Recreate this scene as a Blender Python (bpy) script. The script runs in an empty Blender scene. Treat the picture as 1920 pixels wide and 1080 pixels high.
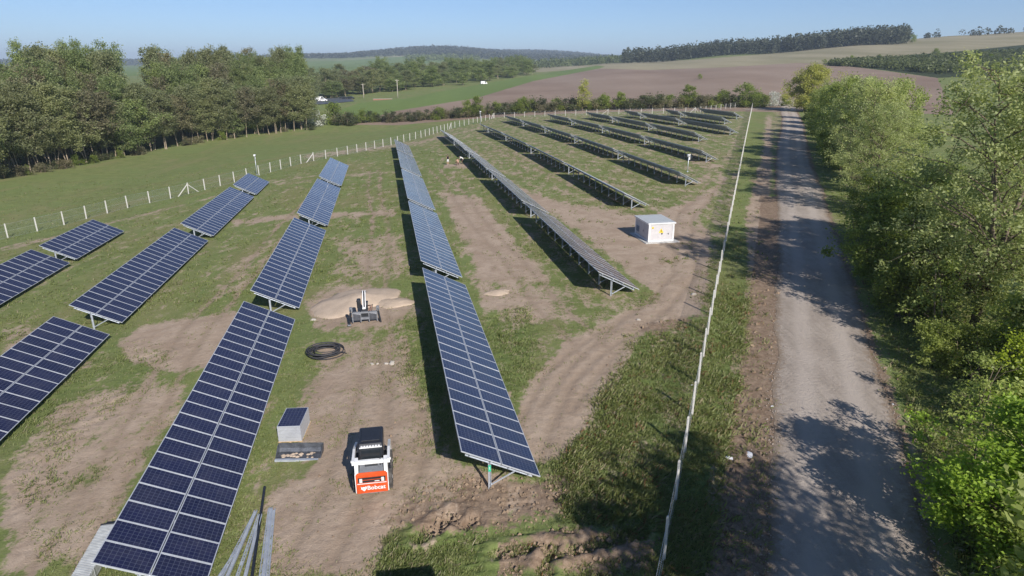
import bpy, math, random
import numpy as np
from mathutils import Vector, Matrix, Quaternion

# ------------------------------------------------------------------ camera, sky, sun, exposure
R = math.radians
scene = bpy.context.scene
FPX, PITCH, CAMZ = 1217.0, R(18.79), 15.2           # focal length in photo pixels, pitch down, height above the loader's ground
cam_data = bpy.data.cameras.new("camera")
cam_data.sensor_width = 36.0
cam_data.lens = 36.0 * FPX / 1920.0
cam_data.clip_start, cam_data.clip_end = 0.1, 30000.0
cam = bpy.data.objects.new("camera", cam_data)
scene.collection.objects.link(cam)
cam.location = (0, 0, CAMZ)
cam.rotation_euler = (R(90) - PITCH, 0, 0)
scene.camera = cam

SUN_AZ, SUN_EL = R(156), R(32)                      # clockwise from +Y, above the horizon
world = bpy.data.worlds.new("World")
scene.world = world
world.use_nodes = True
wn = world.node_tree.nodes
sky = wn.new("ShaderNodeTexSky")
sky.sky_type = 'NISHITA'
sky.sun_disc = False
sky.sun_elevation, sky.sun_rotation = SUN_EL, SUN_AZ
sky.altitude = 2500
sky.air_density, sky.dust_density, sky.ozone_density = 1.0, 0.0, 4.0
wn["Background"].inputs[1].default_value = 0.085
tint = wn.new("ShaderNodeMix"); tint.data_type = 'RGBA'; tint.blend_type = 'MULTIPLY'
tint.inputs['Factor'].default_value = 1.0
tint.inputs[7].default_value = (0.90, 0.96, 1.05, 1)         # the camera's cool white balance
world.node_tree.links.new(sky.outputs[0], tint.inputs[6])
world.node_tree.links.new(tint.outputs[2], wn["Background"].inputs[0])

sun_data = bpy.data.lights.new("sun", 'SUN')
sun_data.energy, sun_data.angle, sun_data.color = 5.0, R(0.55), (1.0, 0.945, 0.89)
sun = bpy.data.objects.new("sun", sun_data)
scene.collection.objects.link(sun)
SUNV = Vector((math.sin(SUN_AZ) * math.cos(SUN_EL), math.cos(SUN_AZ) * math.cos(SUN_EL), math.sin(SUN_EL)))
sun.rotation_euler = SUNV.to_track_quat('Z', 'Y').to_euler()
sun.location = (20, -40, 60)
vs = scene.view_settings
vs.view_transform, vs.look, vs.gamma, vs.use_curve_mapping = 'Standard', 'None', 1.0, False
vs.exposure = 0.30
scene.cycles.max_bounces = 6
scene.cycles.transparent_max_bounces = 12
scene.cycles.use_denoising = True

rng = np.random.default_rng(7)
random.seed(7)
C = scene.collection

# ------------------------------------------------------------------ pixel <-> world
CP, SP = math.cos(PITCH), math.sin(PITCH)
PSI = R(10.88)                                       # the rows run PSI left of straight ahead
U = np.array([-math.sin(PSI), math.cos(PSI)])
V = np.array([math.cos(PSI), math.sin(PSI)])
def proj(x, y, z):
    zz = z - CAMZ
    cz = np.maximum(y * CP - zz * SP, 1e-3)
    return 960 + FPX * x / cz, 540 + FPX * -(zz * CP + y * SP) / cz
def ray(px, py):
    a, b = px - 960, py - 540
    d = np.array([a, FPX * CP - b * SP, -FPX * SP - b * CP])
    return d / np.linalg.norm(d)
def uv2xy(u, v):
    return U[0] * u + V[0] * v, U[1] * u + V[1] * v

# ------------------------------------------------------------------ terrain height
NC = (-15.605045808329017, 0.006069819539434114, 0.035154855665935056, 0.0002752804666512473, -0.0001048324106656482, -0.0004033837542640591)
# what the table ends measured in the photograph add to that smooth surface (u, v, metres)
RES = [(18, -9, -.26), (42, -9, -.09), (70, -9, -.15), (95, -9, .1), (117, -9, .26), (20, 3, .35), (45, 3, .25), (71, 3, .19), (97, 3, .18), (122, 3, .19),
       (39, 14, .16), (65, 14, .09), (45, -21, -.17), (72, -21, -.23), (65, 28, -.17), (77, 39, -.27), (175, 25, -.18), (120, 62, -.14), (128, 73, 0.)]
def near_z(x, y):
    u = np.clip(U[0] * x + U[1] * y, -40, 215)
    v = np.clip(V[0] * x + V[1] * y, -50, 125)
    k = np.clip(-v / 50, 0, 1)
    uu = u * (1 - .35 * k * np.clip((u - 90) / 120, 0, 1))
    z = NC[0] + NC[1] * uu + NC[2] * v + NC[3] * uu * v + NC[4] * uu * uu + NC[5] * v * v + 15.2
    num = np.zeros_like(z); den = np.full_like(z, .35)
    for (a, b, r) in RES:
        w = np.exp(-((u - a) ** 2 / 2 + (v - b) ** 2 * 3) / 14 ** 2)
        num = num + w * r; den = den + w
    return z + num / den
# far terrain: for picture columns, (distance, picture row) pairs read off the photograph's fields and ridges
COLX = [-2500, -700, 0, 300, 600, 830, 1000, 1200, 1400, 1650, 1800, 1920, 2400, 4400]
DN = [220, 300, 400, 600, 800, 1000, 1300, 1800, 2500, 3300, 4600, 7000, 12000]
ROWY = {
 -2500: [210, 180, 162, 148, 142, 138, 133, 130, 126, 122, 118, 119, 121],
 -700: [210, 180, 162, 148, 142, 138, 133, 130, 126, 122, 118, 119, 121],
 0:    [212, 182, 164, 150, 143, 139, 136, 131, 126, 122, 117, 119, 121],
 300:  [214, 184, 166, 151, 143, 138, 134, 130, 125, 120, 116, 118, 121],
 600:  [222, 200, 182, 160, 146, 138, 130, 120, 111, 107, 108, 112, 116],
 830:  [222, 192, 172, 152, 140, 132, 126, 118, 106, 91, 98, 106, 114],
 1000: [214, 186, 165, 146, 137, 131, 126, 120, 113, 106, 97, 98, 104],
 1200: [206, 182, 158, 131, 122, 118, 117, 116, 115, 113, 110, 108, 112],
 1400: [204, 178, 150, 122, 110, 102, 99, 100, 104, 106, 108, 110, 114],
 1650: [206, 180, 150, 118, 98, 82, 76, 82, 94, 100, 104, 108, 112],
 1800: [206, 180, 150, 116, 90, 73, 66, 72, 85, 95, 100, 105, 110],
 1920: [206, 180, 150, 114, 86, 68, 59, 66, 80, 92, 98, 104, 110],
 2400: [206, 180, 150, 110, 80, 60, 50, 58, 74, 88, 96, 104, 110],
 4400: [206, 180, 150, 110, 80, 60, 50, 58, 74, 88, 96, 104, 110]}
COLT = np.array([math.atan((x - 960) * CP / FPX) for x in COLX])
FZ = np.zeros((len(COLX), len(DN)))
for i, x in enumerate(COLX):
    for j, dd in enumerate(DN):
        # elevation of the horizontal ray for this picture row straight above / below the horizon
        tanE = -(ROWY[x][j] - 540) * CP / FPX - SP
        fwd = CP - (ROWY[x][j] - 540) / FPX * SP
        dist_fwd = dd * math.cos(COLT[i])
        FZ[i, j] = CAMZ + dist_fwd * tanE / fwd
DL = np.log(np.array(DN, float))
def far_z(x, y):
    th = np.arctan2(x, y)
    dl = np.log(np.maximum(np.hypot(x, y), 1.0))
    ti = np.clip(np.interp(th, COLT, np.arange(len(COLX))), 0, len(COLX) - 1.001)
    di = np.clip(np.interp(dl, DL, np.arange(len(DN))), 0, len(DN) - 1.001)
    i, j = ti.astype(int), di.astype(int)
    a, b = ti - i, di - j
    a = a * a * (3 - 2 * a); 
    return (FZ[i, j] * (1 - a) + FZ[i + 1, j] * a) * (1 - b) + (FZ[i, j + 1] * (1 - a) + FZ[i + 1, j + 1] * a) * b
def sstep(a, b, x):
    t = np.clip((x - a) / (b - a), 0, 1)
    return t * t * (3 - 2 * t)
def G(x, y):
    x = np.asarray(x, float); y = np.asarray(y, float)
    d = np.hypot(x, y)
    k = sstep(200, 330, d)
    return near_z(x, y) * (1 - k) + far_z(x, y) * k
def g1(x, y):
    return float(G(np.array([x]), np.array([y]))[0])
def at(px, py, dz=0.0):
    """the point where the ray through a photo pixel meets the terrain (raised by dz)"""
    d = ray(px, py)
    t = 5.0
    prev = t
    while t < 15000:
        p = d * t
        if CAMZ + p[2] < g1(p[0], p[1]) + dz:
            lo, hi = prev, t
            for _ in range(20):
                m = (lo + hi) / 2
                p = d * m
                if CAMZ + p[2] < g1(p[0], p[1]) + dz: hi = m
                else: lo = m
            p = d * hi
            return Vector((p[0], p[1], CAMZ + p[2] - dz))
        prev = t
        t *= 1.05
    p = d * 3000
    return Vector((p[0], p[1], g1(p[0], p[1])))
def at_dist(px, dist):
    """ground point in a picture column at a horizontal distance"""
    th = math.atan((px - 960) * CP / FPX)
    x, y = dist * math.sin(th), dist * math.cos(th)
    return Vector((x, y, g1(x, y)))

# ------------------------------------------------------------------ mesh helpers
class MB:
    """collects boxes, bars, tubes and faces into one mesh"""
    def __init__(s):
        s.v, s.f, s.m, s.uv = [], [], [], {}
    def face(s, pts, m=0, uv=None):
        i = len(s.v)
        s.v += [tuple(p) for p in pts]
        s.f.append(tuple(range(i, i + len(pts))))
        s.m.append(m)
        if uv: s.uv[len(s.f) - 1] = uv
    def hexa(s, P, m=0):
        i = len(s.v)
        s.v += [tuple(p) for p in P]
        for q in ((0, 3, 2, 1), (4, 5, 6, 7), (0, 1, 5, 4), (1, 2, 6, 5), (2, 3, 7, 6), (3, 0, 4, 7)):
            s.f.append(tuple(i + k for k in q)); s.m.append(m)
    def box(s, x0, x1, y0, y1, z0, z1, m=0, M=None):
        P = [(x0, y0, z0), (x1, y0, z0), (x1, y1, z0), (x0, y1, z0), (x0, y0, z1), (x1, y0, z1), (x1, y1, z1), (x0, y1, z1)]
        if M: P = [M @ Vector(p) for p in P]
        s.hexa(P, m)
    def bbox(s, x0, x1, y0, y1, z0, z1, b=.03, m=0, M=None):
        """box with chamfered vertical and top edges"""
        lo = [(x0 + b, y0), (x1 - b, y0), (x1, y0 + b), (x1, y1 - b), (x1 - b, y1), (x0 + b, y1), (x0, y1 - b), (x0, y0 + b)]
        hi = [(x0 + 2*b, y0 + b), (x1 - 2*b, y0 + b), (x1 - b, y0 + 2*b), (x1 - b, y1 - 2*b), (x1 - 2*b, y1 - b), (x0 + 2*b, y1 - b), (x0 + b, y1 - 2*b), (x0 + b, y0 + 2*b)]
        rings = [[(x, y, z0) for x, y in lo], [(x, y, z1 - b) for x, y in lo], [(x, y, z1) for x, y in hi]]
        s.loft(rings, m, True, M)
    def loft(s, rings, m=0, caps=True, M=None):
        n = len(rings[0]); i = len(s.v)
        for r in rings:
            s.v += [tuple(M @ Vector(p)) if M else tuple(p) for p in r]
        for k in range(len(rings) - 1):
            for a in range(n):
                b = (a + 1) % n
                s.f.append((i + k*n + a, i + k*n + b, i + (k+1)*n + b, i + (k+1)*n + a)); s.m.append(m)
        if caps:
            s.f.append(tuple(i + a for a in reversed(range(n)))); s.m.append(m)
            s.f.append(tuple(i + (len(rings)-1)*n + a for a in range(n))); s.m.append(m)
    def bar(s, a, b, w, h, m=0, up=(0, 0, 1)):
        a, b = Vector(a), Vector(b)
        d = (b - a).normalized()
        x = d.cross(Vector(up))
        if x.length < 1e-4: x = d.cross(Vector((0, 1, 0)))
        x.normalize(); z = x.cross(d)
        x *= w / 2; z *= h / 2
        s.hexa([a - x - z, a + x - z, b + x - z, b - x - z, a - x + z, a + x + z, b + x + z, b - x + z], m)
    def tube(s, pts, rad, n=8, m=0, caps=True):
        pts = [Vector(p) for p in pts]
        rad = rad if hasattr(rad, '__len__') else [rad] * len(pts)
        rings = []
        prevx = None
        for k, p in enumerate(pts):
            d = (pts[min(k+1, len(pts)-1)] - pts[max(k-1, 0)])
            d = d.normalized() if d.length > 1e-6 else Vector((0, 0, 1))
            if prevx is None:
                x = d.cross(Vector((0, 0, 1)))
                if x.length < .05: x = d.cross(Vector((0, 1, 0)))
            else:
                x = prevx - d * prevx.dot(d)
            x.normalize(); prevx = x
            y = d.cross(x)
            rings.append([p + (x * math.cos(2*math.pi*a/n) + y * math.sin(2*math.pi*a/n)) * rad[k] for a in range(n)])
        s.loft(rings, m, caps)
    def mesh(s, name, mats, smooth=False):
        me = bpy.data.meshes.new(name)
        me.from_pydata(s.v, [], s.f)
        for mt in mats: me.materials.append(mt)
        me.polygons.foreach_set('material_index', s.m)
        if s.uv:
            ul = me.uv_layers.new(name='UVMap')
            for fi, uvs in s.uv.items():
                p = me.polygons[fi]
                for k, li in enumerate(p.loop_indices): ul.data[li].uv = uvs[k]
        if smooth: me.polygons.foreach_set('use_smooth', [True] * len(me.polygons))
        me.update()
        return me
def quads_mesh(name, verts, nper, mats, matidx=None, smooth=False):
    """mesh of separate polygons with nper corners each from an (n*nper,3) array"""
    verts = np.asarray(verts, np.float32)
    n = len(verts) // nper
    me = bpy.data.meshes.new(name)
    me.vertices.add(len(verts)); me.vertices.foreach_set('co', verts.ravel())
    me.loops.add(n * nper); me.loops.foreach_set('vertex_index', np.arange(n * nper, dtype=np.int32))
    me.polygons.add(n); me.polygons.foreach_set('loop_start', np.arange(n, dtype=np.int32) * nper)
    for mt in mats: me.materials.append(mt)
    if matidx is not None: me.polygons.foreach_set('material_index', np.asarray(matidx, np.int32))
    me.update(calc_edges=True)
    return me
def obj(name, me, parent=None, loc=None, rz=None):
    o = bpy.data.objects.new(name, me)
    C.objects.link(o)
    if parent: o.parent = parent
    if loc is not None: o.location = loc
    if rz is not None: o.rotation_euler = (0, 0, rz)
    return o
def empty(name, loc, rz=0.0):
    o = bpy.data.objects.new(name, None)
    C.objects.link(o)
    o.location = loc; o.rotation_euler = (0, 0, rz); o.empty_display_size = .3
    return o
def tag(o, label, cat, group=None, kind=None):
    o['label'] = label; o['category'] = cat
    if group: o['group'] = group
    if kind: o['kind'] = kind
    return o
# ------------------------------------------------------------------ materials
class NT:
    def __init__(s, name):
        s.mat = bpy.data.materials.new(name); s.mat.use_nodes = True
        s.t = s.mat.node_tree; s.n = s.t.nodes
        s.bsdf = s.n["Principled BSDF"]
        s.out = s.n["Material Output"]
    def new(s, kind, **kw):
        nd = s.n.new(kind)
        for k, v in kw.items(): setattr(nd, k, v)
        return nd
    def link(s, a, b): s.t.links.new(a, b)
    def _in(s, sock, val):
        if hasattr(val, 'is_linked') or hasattr(val, 'links'): s.link(val, sock)
        else: sock.default_value = val
    def pos(s): 
        return s.new("ShaderNodeNewGeometry").outputs['Position']
    def attr(s, name):
        return s.new("ShaderNodeAttribute", attribute_name=name).outputs['Fac']
    def noise(s, scale, detail=4, rough=.55, vec=None, dist=0.0):
        nd = s.new("ShaderNodeTexNoise")
        nd.inputs['Scale'].default_value = scale; nd.inputs['Detail'].default_value = detail
        nd.inputs['Roughness'].default_value = rough; nd.inputs['Distortion'].default_value = dist
        s.link(vec if vec is not None else s.pos(), nd.inputs['Vector'])
        return nd.outputs['Fac']
    def scaled(s, vec, sc, rot=0.0):
        m = s.new("ShaderNodeMapping"); m.inputs['Scale'].default_value = sc; m.inputs['Rotation'].default_value = (0, 0, rot)
        s.link(vec, m.inputs['Vector']); return m.outputs[0]
    def math(s, op, a, b=None, c=None, clamp=False):
        nd = s.new("ShaderNodeMath", operation=op, use_clamp=clamp)
        s._in(nd.inputs[0], a)
        if b is not None: s._in(nd.inputs[1], b)
        if c is not None: s._in(nd.inputs[2], c)
        return nd.outputs[0]
    def ramp(s, fac, lo, hi, a=0.0, b=1.0):
        nd = s.new("ShaderNodeMapRange", interpolation_type='SMOOTHSTEP')
        s._in(nd.inputs['Value'], fac)
        for k, v in (('From Min', lo), ('From Max', hi), ('To Min', a), ('To Max', b)): nd.inputs[k].default_value = v
        return nd.outputs[0]
    def mix(s, fac, a, b, mode='MIX'):
        nd = s.new("ShaderNodeMix", data_type='RGBA', blend_type=mode)
        s._in(nd.inputs['Factor'], fac)
        for sk, v in ((nd.inputs[6], a), (nd.inputs[7], b)):
            if isinstance(v, tuple): sk.default_value = (v[0], v[1], v[2], 1)
            else: s.link(v, sk)
        return nd.outputs[2]
    def bump(s, h, strength=.5, dist=.05):
        nd = s.new("ShaderNodeBump"); nd.inputs['Strength'].default_value = strength; nd.inputs['Distance'].default_value = dist
        s.link(h, nd.inputs['Height']); s.link(nd.outputs[0], s.bsdf.inputs['Normal'])
    def base(s, col, rough=.6, metal=0.0, spec=.5):
        if isinstance(col, tuple): s.bsdf.inputs['Base Color'].default_value = (*col, 1)
        else: s.link(col, s.bsdf.inputs['Base Color'])
        s._in(s.bsdf.inputs['Roughness'], rough)
        s.bsdf.inputs['Metallic'].default_value = metal
        s.bsdf.inputs['Specular IOR Level'].default_value = spec
        return s.mat

def simple(name, col, rough=.6, metal=0.0, var=.25, scale=6.0, spec=.5, bump=0.0):
    """paint / metal / soil with uneven tone"""
    t = NT(name)
    tc = t.new("ShaderNodeTexCoord").outputs['Object']
    n = t.noise(scale, 5, .6, tc)
    n2 = t.noise(scale * 7.3, 3, .6, tc)
    f = t.ramp(t.math('ADD', t.math('MULTIPLY', n, .7), t.math('MULTIPLY', n2, .3)), .3, .7)
    d = tuple(c * (1 - var) for c in col); l = tuple(min(1, c * (1 + var * .6)) for c in col)
    c = t.mix(f, d, l)
    m = t.base(c, t.ramp(n2, .2, .8, max(.02, rough - .1), min(1, rough + .12)), metal, spec)
    if bump: t.bump(n2, bump, .02)
    return m

M = {}
M['galv'] = simple('galvanised_steel', (.56, .60, .65), .42, .45, .18, 3)
M['alu'] = simple('aluminium_frame', (.62, .64, .67), .4, .35, .1, 2)
M['black_steel'] = simple('dark_steel', (.035, .038, .045), .45, .3, .4, 4)
M['black_plastic'] = simple('black_plastic', (.022, .024, .03), .42, 0, .3, 5)
M['rubber'] = simple('dusty_rubber', (.085, .08, .075), .85, 0, .45, 5, .3)
M['white_paint'] = simple('white_paint', (.80, .80, .79), .35, 0, .12, 3)
M['orange_paint'] = simple('orange_paint', (.62, .085, .018), .4, 0, .2, 3)
M['grey_paint'] = simple('grey_paint', (.20, .21, .23), .55, 0, .25, 4)
M['concrete'] = simple('concrete', (.50, .49, .46), .85, 0, .2, 5, .3, .2)
M['post_concrete'] = simple('pale_concrete_post', (.62, .60, .55), .85, 0, .15, 4, .3)
M['wood'] = simple('pallet_wood', (.50, .36, .21), .8, 0, .3, 9, .3)
M['sand'] = simple('pale_sand', (.47, .375, .285), .95, 0, .14, 1.6, .15, .35)
M['stone'] = simple('pale_stone', (.50, .46, .40), .9, 0, .25, 8, .2, .3)
M['clod'] = simple('soil_clod', (.265, .195, .135), .95, 0, .35, 5, .15, .4)
M['gravel'] = simple('grey_gravel', (.36, .31, .27), .95, 0, .3, 8, .15)
M['dusty_pipe'] = simple('dusty_black_pipe', (.055, .055, .06), .6, 0, .4, 5, .3)
M['litter'] = simple('white_litter', (.78, .78, .80), .6, 0, .1, 8)
M['kiosk_grey'] = simple('kiosk_door_grey', (.56, .54, .54), .6, 0, .1, 3)
M['kiosk_roof'] = simple('kiosk_roof', (.44, .47, .48), .75, 0, .1, 4)
M['yellow'] = simple('warning_yellow', (.75, .55, .04), .5, 0, .08, 4)
M['black_ink'] = simple('black_ink', (.015, .015, .015), .6, 0, .1, 4)
M['green_label'] = simple('green_label', (.02, .48, .27), .5, 0, .1, 4)
M['skin'] = simple('skin', (.46, .27, .19), .6, 0, .1, 12)
M['cloth_white'] = simple('white_cotton', (.72, .72, .70), .9, 0, .1, 12, .2)
M['cloth_black'] = simple('black_cotton', (.02, .02, .024), .9, 0, .2, 12, .2)
M['cloth_beige'] = simple('beige_cotton', (.52, .44, .42), .9, 0, .15, 12, .2)
M['cloth_brown'] = simple('brown_trousers', (.16, .10, .075), .9, 0, .2, 12, .2)
M['hair'] = simple('dark_hair', (.03, .02, .015), .6, 0, .2, 12)
M['glass_dark'] = simple('tinted_glass', (.02, .025, .03), .08, 0, .1, 2, .6)
M['car_dark'] = simple('dark_car_paint', (.03, .035, .045), .25, .2, .1, 2)
M['pole_wood'] = simple('pale_pole', (.52, .47, .40), .85, 0, .2, 3, .2)
M['lamp_red'] = simple('lamp_glass', (.7, .68, .66), .2, 0, .05, 3)
M['brick_red'] = simple('red_brown_wall', (.30, .14, .10), .85, 0, .2, 2, .2)
M['water_dark'] = simple('dark_yard', (.09, .10, .115), .6, 0, .2, .05)

def bark(name, col):
    t = NT(name)
    tc = t.new("ShaderNodeTexCoord").outputs['Object']
    n = t.noise(5, 5, .7, t.scaled(tc, (1, 1, .25)))
    c = t.mix(t.ramp(n, .3, .7), tuple(c * .55 for c in col), tuple(min(1, c * 1.25) for c in col))
    m = t.base(c, .9, 0, .2)
    t.bump(n, .6, .03)
    return m
M['bark'] = bark('grey_bark', (.17, .135, .10))
M['bark_pale'] = bark('pale_bark', (.36, .29, .21))

def leafmat(name, dark, light, trans=.35, clump=.5):
    t = NT(name)
    g = t.new("ShaderNodeNewGeometry")
    oi = t.new("ShaderNodeObjectInfo")
    tc = t.new("ShaderNodeTexCoord").outputs['Object']
    n = t.noise(clump, 3, .6, tc)
    f = t.math('ADD', t.math('MULTIPLY', g.outputs['Random Per Island'], .55), t.math('MULTIPLY', t.ramp(n, .3, .7), .45))
    c = t.mix(f, dark, light)
    rn = oi.outputs['Random']
    c = t.mix(t.ramp(rn, .0, .45, .45, 0), c, tuple(a * b for a, b in zip(dark, (1.3, 1.1, 1.0))))
    c = t.mix(t.ramp(rn, .55, 1.0, 0, .4), c, tuple(min(1, a * b) for a, b in zip(light, (1.12, 1.1, .85))))
    t.base(c, .5, 0, .35)
    tr = t.new("ShaderNodeBsdfTranslucent")
    t.link(t.mix(.5, c, tuple(min(1, x * y) for x, y in zip(light, (1.3, 1.35, .7)))), tr.inputs['Color'])
    mx = t.new("ShaderNodeMixShader"); mx.inputs[0].default_value = trans
    t.link(t.bsdf.outputs[0], mx.inputs[1]); t.link(tr.outputs[0], mx.inputs[2]); t.link(mx.outputs[0], t.out.inputs['Surface'])
    return t.mat
M['leaf_wood'] = leafmat('wood_foliage', (.155, .178, .098), (.375, .395, .205), .5)
M['leaf_poplar'] = leafmat('poplar_foliage', (.145, .190, .080), (.355, .415, .170), .5)
M['leaf_bright'] = leafmat('bright_foliage', (.20, .27, .02), (.42, .50, .05), .45)
M['leaf_spring'] = leafmat('spring_foliage', (.175, .230, .050), (.450, .510, .170), .48)
M['leaf_pale'] = leafmat('pale_spring_foliage', (.200, .250, .080), (.530, .570, .280), .48)
M['leaf_maple'] = leafmat('maple_foliage', (.120, .215, .022), (.370, .510, .075), .45)
M['leaf_bush'] = leafmat('bush_foliage', (.125, .175, .038), (.330, .395, .098), .48)
M['leaf_olive'] = leafmat('olive_foliage', (.25, .27, .06), (.52, .52, .18), .5)
M['leaf_dark'] = leafmat('dark_foliage', (.055, .070, .033), (.145, .165, .075), .4)
M['leaf_brown'] = leafmat('brownish_foliage', (.130, .122, .072), (.300, .280, .165), .4)
M['blossom'] = leafmat('white_blossom', (.34, .37, .30), (.74, .74, .70), .2, 2.0)
M['leaf_far'] = leafmat('far_foliage', (.048, .058, .038), (.120, .135, .080), .3, .05)
M['leaf_farlight'] = leafmat('far_light_foliage', (.085, .112, .042), (.200, .235, .092), .35, .05)
M['grass_blade'] = leafmat('grass_blades', (.150, .185, .055), (.300, .335, .125), .45, .4)
M['grass_dry'] = leafmat('dry_grass_blades', (.22, .19, .10), (.38, .34, .21), .35, .4)
M['weed_red'] = leafmat('reddish_weeds', (.17, .085, .04), (.34, .17, .08), .3, .4)

def glass_cells():
    t = NT('solar_cells')
    uv = t.new("ShaderNodeUVMap").outputs[0]
    sx = t.new("ShaderNodeSeparateXYZ"); t.link(uv, sx.inputs[0])
    def line(s, w):
        fr = t.math('FRACT', s)
        d = t.math('ABSOLUTE', t.math('SUBTRACT', fr, .5))
        return t.math('GREATER_THAN', d, .5 - w)
    gl = t.math('MAXIMUM', line(sx.outputs[0], .045), line(sx.outputs[1], .045))
    fl = t.new("ShaderNodeVectorMath", operation='FLOOR'); t.link(uv, fl.inputs[0])
    wn_ = t.new("ShaderNodeTexWhiteNoise", noise_dimensions='2D'); t.link(fl.outputs[0], wn_.inputs['Vector'])
    oi = t.new('ShaderNodeObjectInfo')
    cell = t.mix(t.math('ADD', t.math('MULTIPLY', wn_.outputs['Value'], .5), t.math('MULTIPLY', oi.outputs['Random'], .5)), (.0095, .0115, .036), (.0185, .0210, .062))
    c = t.mix(gl, cell, (.075, .085, .13))
    dust = t.noise(1.3, 5, .65)
    c = t.mix(t.ramp(dust, .35, .8, 0, .06), c, (.35, .32, .28))
    return t.base(c, t.ramp(dust, .3, .7, .09, .2), 0, .5)
M['cells'] = glass_cells()

def ribbed(name, col, axis=1, freq=30.0):
    t = NT(name)
    tc = t.new("ShaderNodeTexCoord").outputs['Object']
    n = t.noise(4, 4, .6, tc)
    c = t.mix(t.ramp(n, .35, .75), tuple(x * .75 for x in col), col)
    return t.base(c, .5, .2, .4)
M['ribbed'] = ribbed('pale_ribbed_sheet', (.58, .60, .60))

def wire(name, wd, col):
    t = NT(name)
    uv = t.new("ShaderNodeUVMap").outputs[0]
    sx = t.new("ShaderNodeSeparateXYZ"); t.link(uv, sx.inputs[0])
    def line(s, w):
        d = t.math('ABSOLUTE', t.math('SUBTRACT', t.math('FRACT', s), .5))
        return t.math('GREATER_THAN', d, .5 - w)
    gl = t.math('MAXIMUM', line(t.math('ADD', sx.outputs[0], sx.outputs[1]), wd), line(t.math('SUBTRACT', sx.outputs[0], sx.outputs[1]), wd))
    t.base(col, .5, .3)
    tr = t.new("ShaderNodeBsdfTransparent")
    mx = t.new("ShaderNodeMixShader")
    t.link(gl, mx.inputs[0]); t.link(tr.outputs[0], mx.inputs[1]); t.link(t.bsdf.outputs[0], mx.inputs[2]); t.link(mx.outputs[0], t.out.inputs['Surface'])
    return t.mat
M['wire'] = wire('fence_wire_mesh', .014, (.45, .47, .5))
M['wire_new'] = wire('bright_wire_mesh', .05, (.7, .72, .74))

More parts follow.
